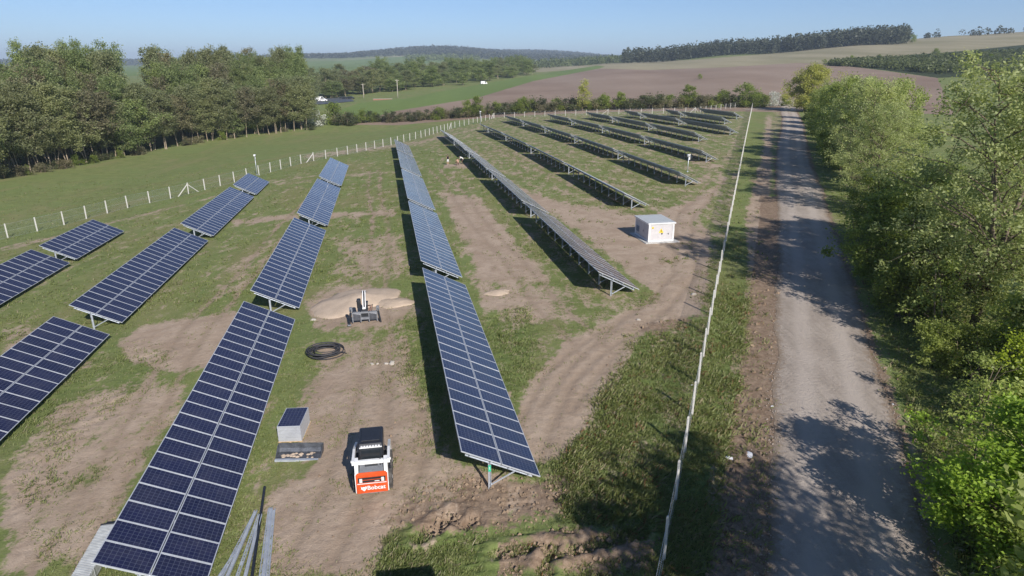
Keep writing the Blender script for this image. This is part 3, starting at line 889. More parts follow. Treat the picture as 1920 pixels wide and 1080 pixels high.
ROWS = {
 -3: [(41.6, 23), (66.5, 12)],
 -2: [(19.4, 23), (45.0, 23), (70.6, 23), (96.0, 11)],
 -1: [(17.9, 23), (43.55, 23), (69.4, 23), (95.0, 22)],
 0: [(20.46, 23), (45.75, 23), (71.03, 23), (96.4, 23), (121.7, 23)],
 1: [(39.5, 23), (64.8, 23), (90.1, 23), (115.4, 23), (140.7, 23)],
 2: [(65.7, 23), (91.0, 23), (116.3, 23), (141.6, 23), (166.9, 8)],
 3: [(76.7, 23), (102.0, 23), (127.3, 23), (152.6, 23), (177.9, 23)],
 4: [(93.8, 23), (119.1, 23), (144.4, 23), (169.7, 23)],
 5: [(119.7, 23), (145.0, 23), (170.3, 21)],
 6: [(128.5, 23), (153.8, 23), (179.1, 11)],
 7: [(152.3, 23), (177.6, 9)],
 8: [(167.0, 21)]}
tables = {}
for k, lst in ROWS.items():
    for i, (u0, n) in enumerate(lst):
        nm = 'last' if i == len(lst) - 1 and i > 0 else ORD[i]
        kind = 'short blue solar table' if n < 15 else 'blue solar table'
        frm = 'loader end' if k <= 0 else 'road end'
        lab = f"{nm} {kind} from the {frm}, {ORD[k + 3]} row from woodland fence"
        if len(lst) == 1: lab = f"only blue solar table of the {ORD[k + 3]} row from the woodland fence"
        tables[(k, i)] = solar_table(k, i, u0, n, lab, u0 < 71.5 and k <= 1)
b = MB()
zt = ZU - POST_T * st_ - .24
b.box(POST_T * ct - .05, POST_T * ct + .05, .2610 - .002, .2640 - .002, zt - .42, zt - .14, 0)
b.box(POST_T * ct - .02, POST_T * ct - .008, .2570, .2586, zt - .32, zt - .20, 1)
b.box(POST_T * ct - .008, POST_T * ct + .025, .2570, .2586, zt - .32, zt - .305, 1)
b.box(POST_T * ct - .008, POST_T * ct + .025, .2570, .2586, zt - .26, zt - .245, 1)
lb = obj('number_label', b.mesh('number_label', [M['green_label'], M['white_paint']]), tables[(0, 0)])
lb['label'] = 'small green sticker on the end post'
# ------------------------------------------------------------------ fences
def fence(points, spacing, height, label, mat, braces=(), skip_first=0, pw=.11, wiremat='wire', jit=.02):
    """posts, slanted brace struts and wire mesh along a ground polyline; points = [(x, y)]"""
    root = empty('perimeter_fence', (points[0][0], points[0][1], g1(*points[0])))
    tag(root, label, 'fence')
    o = Vector(root.location)
    P = np.array(points); seg = np.hypot(*np.diff(P, axis=0).T); cum = np.concatenate([[0], np.cumsum(seg)])
    n = int(cum[-1] / spacing)
    ss = np.linspace(0, cum[-1], n + 1)
    px_ = np.interp(ss, cum, P[:, 0]); py_ = np.interp(ss, cum, P[:, 1])
    def pm():
        b = MB()
        b.loft([[(-pw/2, -pw/2, -.5), (pw/2, -pw/2, -.5), (pw/2, pw/2, -.5), (-pw/2, pw/2, -.5)],
                [(-pw/2, -pw/2, height - .05), (pw/2, -pw/2, height - .05), (pw/2, pw/2, height - .05), (-pw/2, pw/2, height - .05)],
                [(-pw/3, -pw/3, height), (pw/3, -pw/3, height), (pw/3, pw/3, height), (-pw/3, pw/3, height)]])
        return b.mesh('post', [mat])
    pmesh = pm()
    tops = []
    for i in range(n + 1):
        z = g1(px_[i], py_[i])
        q = obj('post', pmesh, root, Vector((px_[i], py_[i], z)) - o)
        j = min(i, n - 1)
        q.rotation_euler = (random.uniform(-jit, jit), random.uniform(-jit, jit), -math.atan2(px_[j+1] - px_[j], py_[j+1] - py_[j]))
        tops.append((px_[i], py_[i], z))
    mesh_b = MB()
    for i in range(n):
        a, c = tops[i], tops[i + 1]
        L = math.hypot(c[0] - a[0], c[1] - a[1])
        k0 = i * 40.0
        mesh_b.face([(a[0] - o.x, a[1] - o.y, a[2] - o.z + .04), (c[0] - o.x, c[1] - o.y, c[2] - o.z + .04),
                     (c[0] - o.x, c[1] - o.y, c[2] - o.z + height * .95), (a[0] - o.x, a[1] - o.y, a[2] - o.z + height * .95)], 0,
                    uv=[(0, 0), (L / .09, 0), (L / .09, height / .09), (0, height / .09)])
    w = obj('wire_mesh', mesh_b.mesh('wire_mesh', [M[wiremat]]), root)
    rails = MB()
    for hz in (.05, height * .48, height * .95):
        rails.tube([(t[0] - o.x, t[1] - o.y, t[2] - o.z + hz) for t in tops], .006, 4)
    obj('tension_wire', rails.mesh('tension_wire', [M['galv']]), root)
    for bx, both in braces:
        i = int(np.argmin([(t[0] - bx[0]) ** 2 + (t[1] - bx[1]) ** 2 for t in tops]))
        for d in ((-1, 1) if both else (-1,)):
            j = min(max(i + d, 0), n)
            A_, B_ = Vector(tops[i]), Vector(tops[j])
            b = MB()
            b.bar(A_ - o + Vector((0, 0, height * .86)), A_.lerp(B_, .62) - o + Vector((0, 0, -.1)), .10, .10)
            obj('brace', b.mesh('brace', [mat]), root)
    return root
lp = [at(*q) for q in ((12, 447), (112, 424), (231, 392), (330, 370), (428, 345), (507, 323), (560, 308), (640, 292), (735, 272), (790, 258), (850, 240), (925, 222))]
d0 = (lp[0] - lp[1])
lp = [lp[0] + d0.normalized() * 16] + lp
wood_side = [(p.x, p.y) for p in lp]
fence(wood_side, 3.2, 1.75, 'long line of pale concrete fence posts between the solar rows and the wood', M['post_concrete'],
      braces=[((at(355, 362).x, at(355, 362).y), True), ((at(582, 303).x, at(582, 303).y), False), ((at(845, 241).x, at(845, 241).y), False), ((lp[-1].x, lp[-1].y), True)])
cr = (float(fence_x(240.0)), 240.0)
back = [(lp[-1].x + .3, lp[-1].y + .1)]
for q in ((1000, 219), (1100, 216), (1200, 214), (1300, 212)):
    p = at(*q); back.append((p.x, p.y))
back.append(cr)
fence(back, 3.4, 1.75, 'far fence of concrete posts in front of the dark hedge', M['post_concrete'], braces=[((at(1130, 215).x, at(1130, 215).y), False), ((at(1295, 212).x, at(1295, 212).y), True)])
fence([(float(fence_x(y)), float(y)) for y in np.linspace(8, 238, 24)], 3.15, 1.7, 'straight fence of pale posts running beside the gravel road', M['post_concrete'], pw=.085, wiremat='wire_new', jit=.006)

# ------------------------------------------------------------------ transformer kiosk
kb, kr, kl = at(1214.8, 455.5), at(1260.6, 452.7), at(1197.7, 439)
ang = math.atan2(kr.y - kb.y, kr.x - kb.x)
KW, KL, KH = 2.40, 3.2, 1.72
def kiosk():
    root = empty('transformer_kiosk', (kb.x, kb.y, kb.z), ang)
    tag(root, 'white transformer kiosk with grey doors and yellow warning signs on bare earth', 'kiosk')
    b = MB(); b.bbox(-.35, KW + .45, -.38, KL + .4, -.3, .07, .03); obj('concrete_pad', b.mesh('concrete_pad', [M['concrete']]), root)
    b = MB()
    b.box(.06, KW - .06, .06, KL - .06, .07, KH - .02); obj('wall', b.mesh('wall', [M['kiosk_grey']]), root)
    fr = MB()
    for x in (0, KW - .16):
        for y in (0, KL - .16): fr.box(x, x + .16, y, y + .16, .072, KH - .06)
    fr.box(.16, KW - .16, .0, .10, .074, .22); fr.box(.16, KW - .16, KL - .10, KL, .074, .22)
    fr.box(.0, .10, .16, KL - .16, .074, .20); fr.box(KW - .10, KW, .16, KL - .16, .074, .20)
    fr.box(.16, KW - .16, .012, .10, KH - .16, KH - .06); fr.box(.012, .10, .16, KL - .16, KH - .16, KH - .06)
    obj('frame', fr.mesh('frame', [M['white_paint']]), root)
    rf = MB()
    rf.bbox(-.09, KW + .09, -.09, KL + .09, KH - .058, KH + .05, .012)
    r = obj('roof', rf.mesh('roof', [M['white_paint']]), root)
    rt = MB(); rt.loft([[(-.05, -.05, KH + .052), (KW + .05, -.05, KH + .052), (KW + .05, KL + .05, KH + .052), (-.05, KL + .05, KH + .052)],
                        [(.3, .3, KH + .085), (KW - .3, .3, KH + .085), (KW - .3, KL - .3, KH + .085), (.3, KL - .3, KH + .085)]])
    obj('roof_sheet', rt.mesh('roof_sheet', [M['kiosk_roof']]), r)
    d = MB(); d.box(.175, KW - .175, .030, .0585, .235, KH - .175)
    door = obj('door', d.mesh('door', [M['kiosk_grey']]), root)
    s = MB()
    def tri(cx, cz, r_, y, m): s.face([(cx - r_, y, cz - r_*.7), (cx + r_, y, cz - r_*.7), (cx, y, cz + r_)], m)
    tri(1.18, 1.02, .24, .0265, 0)
    bolt = [(1.20, 1.17), (1.12, 1.00), (1.18, 1.00), (1.14, .88), (1.25, 1.03), (1.19, 1.03)]
    s.face([(x, .0240, z) for x, z in bolt], 1)
    s.box(1.20, 1.33, .0245, .0285, .70, .84, 1)
    obj('warning_sign', s.mesh('warning_sign', [M['yellow'], M['black_ink']]), door)
    s = MB(); s.box(.30, .47, .0240, .0285, 1.24, 1.42, 0); tri(.385, 1.31, .05, .0225, 1)
    obj('warning_sign', s.mesh('warning_sign', [M['yellow'], M['black_ink']]), door)
    h = MB(); h.box(1.86, 1.90, .010, .029, .66, .82); h.tube([(1.88, .012, .78), (1.88, -.03, .78), (1.76, -.03, .78)], .013, 6)
    obj('handle', h.mesh('handle', [M['black_steel']]), door)
    # side door and louvre on the shaded side
    d = MB(); d.box(.030, .0585, 1.15, 2.15, .22, KH - .175)
    sd = obj('door', d.mesh('door', [M['kiosk_grey']]), root)
    for k in range(6):
        l = MB(); l.bar((.022, 2.3, .5 + k * .09), (.022, 2.95, .5 + k * .09), .03, .05, up=(.6, 0, 1))
        obj('louvre', l.mesh('louvre', [M['grey_paint']]), root)
    h = MB(); h.box(.010, .029, 1.25, 1.31, .72, .9); obj('handle', h.mesh('handle', [M['black_steel']]), sd)
kiosk()

# ------------------------------------------------------------------ camera / lamp poles
def cam_pole(px, py, h, label):
    p = at(px, py)
    root = empty('camera_pole', p, random.uniform(0, 3))
    tag(root, label, 'pole', 'slim poles with white camera heads')
    b = MB(); b.tube([(0, 0, -.5), (0, 0, h)], [.055, .045], 8); b.bbox(-.13, .13, -.13, .13, -.1, .05, .02)
    obj('pole', b.mesh('pole', [M['galv']], True), root)
    b = MB(); b.bar((-.28, 0, h - .06), (.28, 0, h - .06), .05, .05); obj('cross_arm', b.mesh('cross_arm', [M['galv']]), root)
    b = MB(); b.bbox(-.24, .24, -.17, .17, h + .002, h + .26, .04); obj('camera_head', b.mesh('camera_head', [M['white_paint']]), root)
    b = MB(); b.box(.06, .22, -.05, .05, h - .50, h - .12); obj('junction_box', b.mesh('junction_box', [M['white_paint']]), root)
    for s_ in (-1, 1):
        b = MB(); b.tube([(s_ * .12, -.172, h + .12), (s_ * .12, -.24, h + .12)], .06, 8); obj('lens', b.mesh('lens', [M['glass_dark']]), root)
cam_pole(482, 328, 3.3, 'slim camera pole with white head at the woodland fence behind a short table')
cam_pole(901, 233, 3.6, 'slim camera pole with white head near the fence corner by the hedge')
cam_pole(1289, 322, 2.2, 'slim camera pole with white head beside the road end of a row')
# ------------------------------------------------------------------ skid-steer loader
def text_mesh(txt, size, depth=.004, shear=0.0):
    cu = bpy.data.curves.new('lettering', 'FONT')
    cu.body = txt; cu.size = size; cu.extrude = depth; cu.align_x = 'LEFT'; cu.shear = shear; cu.offset = size * .02
    o = bpy.data.objects.new('lettering', cu); C.objects.link(o)
    bpy.context.view_layer.update()
    me = bpy.data.meshes.new_from_object(o.evaluated_get(bpy.context.evaluated_depsgraph_get()))
    bpy.data.objects.remove(o); bpy.data.curves.remove(cu)
    return me
def loader():
    tail = at(700, 921, .35)
    o2 = Vector((tail.x, tail.y)) + Vector((-math.sin(PSI), math.cos(PSI))) * 1.30
    root = empty('skid_steer_loader', (o2.x, o2.y, g1(o2.x, o2.y)), PSI - .015)
    tag(root, 'white and orange skid-steer loader with black cab parked on bare earth', 'loader')
    W_, B_, O_, K_ = M['white_paint'], M['black_plastic'], M['orange_paint'], M['black_steel']
    b = MB(); b.bbox(-.44, .44, -1.22, 1.05, .22, .86, .04); obj('chassis', b.mesh('chassis', [M['grey_paint']]), root)
    # wheels
    for sx in (-1, 1):
        for sy in (-.56, .56):
            t = MB(); n = 24
            prof = [(-.13, .24), (-.135, .36), (-.10, .40), (.10, .40), (.135, .36), (.13, .24)]
            rings = [[(p[0], math.cos(2*math.pi*a/n) * p[1], math.sin(2*math.pi*a/n) * p[1]) for a in range(n)] for p in prof]
            t.loft(rings, 0, False)
            for a in range(n // 2):       # tread lugs
                for h in (-1, 1):
                    an = 2*math.pi*(2*a + (h > 0)) / n
                    Mx = Matrix.Rotation(an, 4, 'X')
                    t.box(min(0, h*.13), max(0, h*.13), -.028, .028, .395, .425, 0, Mx)
            w = empty('wheel', (0, 0, 0)); w.parent = root
            w.location = (sx * .61, sy, .415)
            obj('tyre', t.mesh('tyre', [M['rubber']]), w)
            r_ = MB()
            r_.loft([[(sx*.02, math.cos(2*math.pi*a/16) * .25, math.sin(2*math.pi*a/16) * .25) for a in range(16)],
                     [(sx*.11, math.cos(2*math.pi*a/16) * .235, math.sin(2*math.pi*a/16) * .235) for a in range(16)],
                     [(sx*.07, math.cos(2*math.pi*a/16) * .10, math.sin(2*math.pi*a/16) * .10) for a in range(16)],
                     [(sx*.13, math.cos(2*math.pi*a/16) * .07, math.sin(2*math.pi*a/16) * .07) for a in range(16)]])
            obj('rim', r_.mesh('rim', [W_]), w)
    # cab
    cab = MB()
    def ring(z, x, y0, y1, c=.05): return [(-x + c, y0, z), (x - c, y0, z), (x, y0 + c, z), (x, y1 - c, z), (x - c, y1, z), (-x + c, y1, z), (-x, y1 - c, z), (-x, y0 + c, z)]
    cab.loft([ring(.80, .46, -.66, .78), ring(1.30, .465, -.66, .72), ring(1.88, .465, -.62, .66), ring(1.97, .45, -.58, .62), ring(1.99, .39, -.50, .54)])
    c_ = obj('cab', cab.mesh('cab', [B_]), root)
    rp = MB(); rp.bbox(-.35, .35, -.44, .48, 1.992, 2.025, .012); obj('roof_panel', rp.mesh('roof_panel', [B_]), c_)
    rw = MB(); rw.face([(-.36, -.668, 1.36), (.36, -.668, 1.36), (.35, -.648, 1.80), (-.35, -.648, 1.80)]); rw.box(-.30, .30, -.675, -.669, 1.42, 1.46, 0)
    obj('rear_window', rw.mesh('rear_window', [M['glass_dark']]), c_)
    for sx in (-1, 1):
        sw = MB(); sw.face([(sx*.4685, -.50, 1.02), (sx*.4685, .56, 1.02), (sx*.4685, .50, 1.80), (sx*.4685, -.48, 1.80)])
        obj('side_window', sw.mesh('side_window', [M['glass_dark']]), c_)
    ed = MB()
    for k in range(7): ed.bbox(-.37 + k*.106, -.29 + k*.106, -.69, -.60, 1.86, 1.915, .01)
    ed.bar((-.42, -.655, 1.85), (.42, -.655, 1.85), .05, .03)
    obj('roof_trim', ed.mesh('roof_trim', [W_]), c_)
    # lift arm towers, arms and cross member
    for sx in (-1, 1):
        t = MB()
        x0, x1 = sorted((sx * .47, sx * .60))
        prof = [(-1.30, .62), (-1.30, 1.22), (-1.18, 1.60), (-.92, 1.62), (-.72, 1.20), (-.66, .62)]
        t.loft([[(x0, y, z) for y, z in prof], [(x1, y, z) for y, z in prof]])
        obj('lift_tower', t.mesh('lift_tower', [W_]), root)
        a = MB()
        x0, x1 = sorted((sx * .605, sx * .70))
        prof2 = [(-1.12, 1.42), (-1.12, 1.60), (-.2, 1.56), (.95, 1.16), (1.34, .60), (1.38, .22), (1.22, .22), (1.16, .52), (.82, 1.0), (-.3, 1.38)]
        top = [(x0, y, z) for y, z in prof2]; bot = [(x1, y, z) for y, z in prof2]
        a.loft([top, bot])
        ar = obj('lift_arm', a.mesh('lift_arm', [W_]), root)
        cy = MB(); cy.tube([(sx*.652, -.62, .78), (sx*.652, .1, 1.2)], .035, 8); cy.tube([(sx*.652, .1, 1.2), (sx*.652, .5, 1.26)], .022, 8)
        obj('hydraulic_cylinder', cy.mesh('hydraulic_cylinder', [K_]), ar)
        p_ = MB(); p_.tube([(sx*.46, -1.03, 1.53), (sx*.73, -1.03, 1.53)], .05, 10); obj('pivot_pin', p_.mesh('pivot_pin', [W_]), ar)
    cm = MB(); cm.bbox(-.468, .468, -1.13, -.98, 1.43, 1.56, .015); obj('cross_member', cm.mesh('cross_member', [W_]), root)
    # engine cover with grille
    ec = MB(); ec.loft([[(-.44, -1.27, .90), (.44, -1.27, .90), (.44, -.67, .90), (-.44, -.67, .90)], [(-.44, -1.27, 1.20), (.44, -1.27, 1.20), (.42, -.67, 1.36), (-.42, -.67, 1.36)]])
    e_ = obj('engine_cover', ec.mesh('engine_cover', [M['grey_paint']]), root)
    gr = MB()
    for k in range(5):
        y = -1.02 + k * .055; z = 1.20 + (y + 1.27) / .6 * .16
        gr.box(-.24, .24, y, y + .03, z + .002, z + .022)
    obj('grille', gr.mesh('grille', [K_]), e_)
    # tailgate
    tg = MB()
    tg.loft([[(-.56, -1.36, .34), (.56, -1.36, .34), (.58, -1.35, .42), (.58, -1.33, 1.10), (.52, -1.31, 1.19), (-.52, -1.31, 1.19), (-.58, -1.33, 1.10), (-.58, -1.35, .42)],
             [(-.56, -1.275, .34), (.56, -1.275, .34), (.58, -1.275, .42), (.58, -1.275, 1.10), (.52, -1.275, 1.19), (-.52, -1.275, 1.19), (-.58, -1.275, 1.10), (-.58, -1.275, .42)]])
    t_ = obj('tailgate', tg.mesh('tailgate', [O_]), root)
    s = MB(); s.box(-.50, .50, -1.362, -1.335, .80, 1.00); obj('grille_slot', s.mesh('grille_slot', [K_]), t_)
    s = MB(); s.bar((-.40, -1.368, .915), (.40, -1.368, .915), .012, .022); obj('slot_bar', s.mesh('slot_bar', [O_]), t_)
    s = MB(); s.box(-.535, .535, -1.372, -1.352, .745, .768); obj('stripe', s.mesh('stripe', [W_]), t_)
    for sx in (-1, 1):
        l = MB(); l.bbox(sx*.40 - .055, sx*.40 + .055, -1.385, -1.345, .82, .98, .008); obj('tail_light', l.mesh('tail_light', [M['lamp_red']]), t_)
    s = MB(); s.box(.10, .28, -1.366, -1.36, .82, .855); obj('number_plate', s.mesh('number_plate', [W_]), t_)
    rim = MB()
    for sx in (-1, 1): rim.box(min(sx*.582, sx*.61), max(sx*.582, sx*.61), -1.345, -1.27, .36, 1.16)
    obj('edge_trim', rim.mesh('edge_trim', [W_]), t_)
    me = text_mesh('Bobcat', .24, .003, .0)
    me.materials.clear(); me.materials.append(W_)
    tx = obj('lettering', me, t_, (-.19, -1.366, .485)); tx.rotation_euler = (R(90 + 1.5), 0, 0)
    em = MB()       # animal head emblem left of the name
    sh = [(-.42, .64), (-.38, .60), (-.33, .615), (-.27, .61), (-.22, .655), (-.20, .58), (-.215, .53), (-.25, .50), (-.27, .455), (-.305, .435), (-.335, .47), (-.36, .49), (-.41, .53), (-.405, .58)]
    em.loft([[(x, -1.369, z) for x, z in sh], [(x, -1.362, z) for x, z in sh]])
    for ex in (-.35, -.27): em.box(ex - .014, ex + .014, -1.371, -1.3695, .55, .565, 1)
    obj('emblem', em.mesh('emblem', [W_, O_]), t_)
    qa = MB(); qa.box(-.55, .55, 1.36, 1.42, .14, .56); qa.box(-.6, -.5, 1.2, 1.36, .2, .4); qa.box(.5, .6, 1.2, 1.36, .2, .4)
    obj('attachment_plate', qa.mesh('attachment_plate', [K_]), root)
    ex = MB(); ex.tube([(.34, -.98, 1.25), (.34, -.98, 1.52), (.34, -1.03, 1.58)], .03, 8); obj('exhaust_pipe', ex.mesh('exhaust_pipe', [K_]), root)
loader()

# ------------------------------------------------------------------ digger attachment standing on the ground
def attachment():
    p = at(685, 606)
    root = empty('backhoe_attachment', p, PSI)
    tag(root, 'black backhoe attachment with raised white boom in front of the pale sand heap', 'attachment')
    K_, Gy, W_ = M['black_steel'], M['grey_paint'], M['white_paint']
    K2 = simple('worn_dark_paint', (.085, .09, .105), .5, .2, .4, 4)
    b = MB(); b.box(-.80, .80, -.06, .06, .28, .42); b.box(-.80, .80, -.07, .07, .70, .80)
    for x in (-.78, -.28, .24, .74): b.box(x, x + .06, -.05, .05, .12, .80)
    obj('frame', b.mesh('frame', [Gy]), root)
    for x0, x1 in ((-.70, -.26), (.30, .74)):
        q = MB(); q.loft([[(x0, -.10, .26), (x1, -.10, .26), (x1, -.10, .62), (x0, -.10, .72)], [(x0, -.065, .26), (x1, -.065, .26), (x1, -.065, .70), (x0, -.065, .78)]])
        obj('mounting_plate', q.mesh('mounting_plate', [K2]), root)
    for sx in (-1, 1):
        l = MB(); l.bar((sx*.86, .02, .78), (sx*.98, -.20, .05), .09, .12); lo = obj('stabiliser_leg', l.mesh('stabiliser_leg', [K_]), root)
        f = MB(); f.bbox(sx*.98 - .11, sx*.98 + .11, -.32, -.10, 0, .07, .02); obj('foot', f.mesh('foot', [Gy]), lo)
        c = MB(); c.tube([(sx*.84, .06, 1.02), (sx*.93, -.10, .42)], .035, 8); obj('cylinder', c.mesh('cylinder', [K_]), lo)
        t = MB(); t.bbox(sx*.84 - .10, sx*.84 + .10, .02, .24, .82, 1.08, .03); obj('hydraulic_block', t.mesh('hydraulic_block', [Gy]), root)
    sw = MB(); sw.loft([[(-.22, .06, .25), (.22, .06, .25), (.20, .55, .25), (-.20, .55, .25)], [(-.22, .06, .9), (.22, .06, .9), (.16, .5, 1.05), (-.16, .5, 1.05)]])
    obj('swing_post', sw.mesh('swing_post', [K_]), root)
    bm = MB()
    prof = [(.18, .85), (.12, 1.0), (.55, 1.42), (1.10, 1.78), (1.28, 1.80), (1.25, 1.66), (.75, 1.28), (.42, .86)]
    for x in (-.10, .05): bm.loft([[(x, y, z) for y, z in prof], [(x + .05, y, z) for y, z in prof]])
    bo = obj('boom', bm.mesh('boom', [W_]), root)
    cy = MB(); cy.tube([(0, .18, .98), (0, .66, 1.42)], .047, 10); cy.tube([(0, .66, 1.42), (0, 1.16, 1.74)], .04, 8); obj('boom_cylinder', cy.mesh('boom_cylinder', [K_]), bo)
    ax = MB(); ax.tube([(-.15, 1.18, 1.73), (.15, 1.18, 1.73)], .05, 10); obj('boom_pin', ax.mesh('boom_pin', [K_]), bo)
    st = MB(); st.bar((0, 1.2, 1.74), (.02, 1.42, .95), .12, .15); dk = obj('dipper_arm', st.mesh('dipper_arm', [K_]), root)
    bk = MB(); bk.loft([[(-.16, 1.30, .95), (.20, 1.30, .95), (.20, 1.62, .95), (-.16, 1.62, .95)], [(-.14, 1.18, .52), (.18, 1.18, .52), (.18, 1.42, .42), (-.14, 1.42, .42)]])
    obj('digging_bucket', bk.mesh('digging_bucket', [K_]), root)
    ca = MB(); ca.bbox(-.45, -.20, .20, .60, .98, 1.52, .04); obj('control_tower', ca.mesh('control_tower', [K_]), root)
    se = MB(); se.bbox(-.12, .08, .0, .16, .96, 1.06, .02); obj('valve_block', se.mesh('valve_block', [W_]), root)
    for k in range(4):
        h = MB(); x = .26 + k * .06
        h.tube([(x, .05, .78), (x + .1, .22, 1.02 + .05*k), (x + .02, .44, 1.06), (.1, .5, .95)], .02, 6)
        obj('hose', h.mesh('hose', [M['black_plastic'] if k % 2 else M['brick_red']], True), root)
attachment()

# ------------------------------------------------------------------ heaps of sand
def heap(name, px, py, rx, ry, h, label, rz=0.0, seed=1, shape=None):
    p = at(px, py)
    r_ = np.random.default_rng(seed)
    b = MB(); n, m = 40, 14
    ph = r_.uniform(0, 6.28, 8)
    rings = []
    for j in range(m + 1):
        q = j / m
        ring_ = []
        for a in range(n):
            th = 2*math.pi*a/n
            k = 1 + .16*math.sin(2*th + ph[0]) + .10*math.sin(3*th + ph[1]) + .06*math.sin(5*th + ph[2]) + .03*math.sin(11*th + ph[3])
            x, y = rx*k*(1-q)*math.cos(th), ry*k*(1-q)*math.sin(th)
            z = h * (1 - (1-q)**2.2) * (1 + .12*math.sin(x*2.1 + ph[4]) + .08*math.sin(y*3 + ph[5]))
            if 0 < j: z += r_.normal(0, .012)
            xw = p.x + x*math.cos(rz) - y*math.sin(rz); yw = p.y + x*math.sin(rz) + y*math.cos(rz)
            ring_.append((x, y, z + (g1(xw, yw) - p.z) - (.12 if j == 0 else 0)))
        rings.append(ring_)
    b.loft(rings, 0, False)
    b.face([rings[-1][a] for a in range(n)])
    o = obj(name, b.mesh(name, [M['sand']], True), None, p, rz)
    tag(o, label, 'sand heap')
heap('sand_heap', 664, 566, 2.9, 2.7, .52, 'wide pale sand heap behind the black backhoe attachment', .2, 3)
heap('sand_heap', 732, 568, 1.6, 1.1, .22, 'low side lobe of sand spilled beside the wide pale heap', -.2, 8)
heap('sand_heap', 932, 549, 1.1, .55, .16, 'small thin patch of sand left between two solar rows', .1, 5)

# ------------------------------------------------------------------ coil of black pipe
def coil():
    p = at(611, 662)
    pts = []
    N = 300
    r_ = np.random.default_rng(4)
    for k in range(N):
        a = k / N * 2*math.pi*8.5
        turn = a / (2*math.pi)
        rr = .80 + .22*math.sin(turn*2.4 + .5) + .05*math.sin(a*.5)
        pts.append((rr*1.05*math.cos(a + 2.5) + .04*math.sin(turn*5), rr*math.sin(a + 2.5) + .04*math.cos(turn*3.3), .05 + .035*turn*.9 + .035*math.sin(a*.7 + turn)))
    x, y, z = pts[-1]
    tl = Vector((x, y, 0)); tan = Vector((-y, x, 0)).normalized()
    e = at(651, 662) - p
    pts += [tuple(tl.lerp(e, .35) + Vector((.05, .22, .22))), tuple(tl.lerp(e, .7) + Vector((0, .12, .12))), (e.x, e.y, .05)]
    b = MB(); b.tube(pts, .030, 6)
    o = obj('pipe_coil', b.mesh('pipe_coil', [M['dusty_pipe']], True), None, p)
    tag(o, 'loose coil of black plastic pipe lying between two solar rows', 'pipe coil')
coil()

# ------------------------------------------------------------------ pallet stacked with spare modules
def module_pallet():
    a, c = at(523, 834), at(569.5, 829)
    rz = math.atan2(c.y - a.y, c.x - a.x)
    w = (c - a).length
    root = empty('wooden_pallet', a, rz)
    tag(root, 'wooden pallet under a stack of spare solar modules beside the loader', 'pallet')
    for x in (0, .46, .92):
        b = MB(); b.box(x, x + .09, 0, 1.75, .0, .03); obj('runner', b.mesh('runner', [M['wood']]), root)
        for y in (.02, .82, 1.6):
            b = MB(); b.box(x, x + .09, y, y + .14, .03, .11); obj('block', b.mesh('block', [M['wood']]), root)
    for k in range(8):
        b = MB(); b.box(-.03, 1.04, k * .235, k * .235 + .12, .11, .135); obj('deck_board', b.mesh('deck_board', [M['wood']]), root)
    st = empty('module_stack', a, rz)
    tag(st, 'stack of spare solar modules with dark top face on a pallet', 'module stack')
    for k in range(18):
        b = MB(); z0 = .137 + k * .042; j = random.uniform(-.006, .006)
        b.box(.0 + j, 1.0 + j, .03, 1.68, z0, z0 + (.034 if k % 4 else .026), 1)
        if k == 17:
            b.v = []; b.f = []; b.m = []
            fr = .025; z1 = z0 + .040
            b.box(.0, 1.0, .03, 1.68, z0, z1 - .002, 1)
            O4 = [(0, .03), (1.0, .03), (1.0, 1.68), (0, 1.68)]; I4 = [(fr, .03 + fr), (1 - fr, .03 + fr), (1 - fr, 1.68 - fr), (fr, 1.68 - fr)]
            for q in range(4):
                q2 = (q + 1) % 4
                b.face([(*O4[q], z1), (*O4[q2], z1), (*I4[q2], z1), (*I4[q], z1)], 1)
                b.face([(*O4[q], z1 - .002), (*O4[q2], z1 - .002), (*O4[q2], z1), (*O4[q], z1)], 1)
            b.face([(*q, z1 - .0008) for q in I4], 0, uv=[(0, 0), (6, 0), (6, 10), (0, 10)])
        obj('solar_module', b.mesh('solar_module', [M['cells'], M['alu']]), st)
module_pallet()

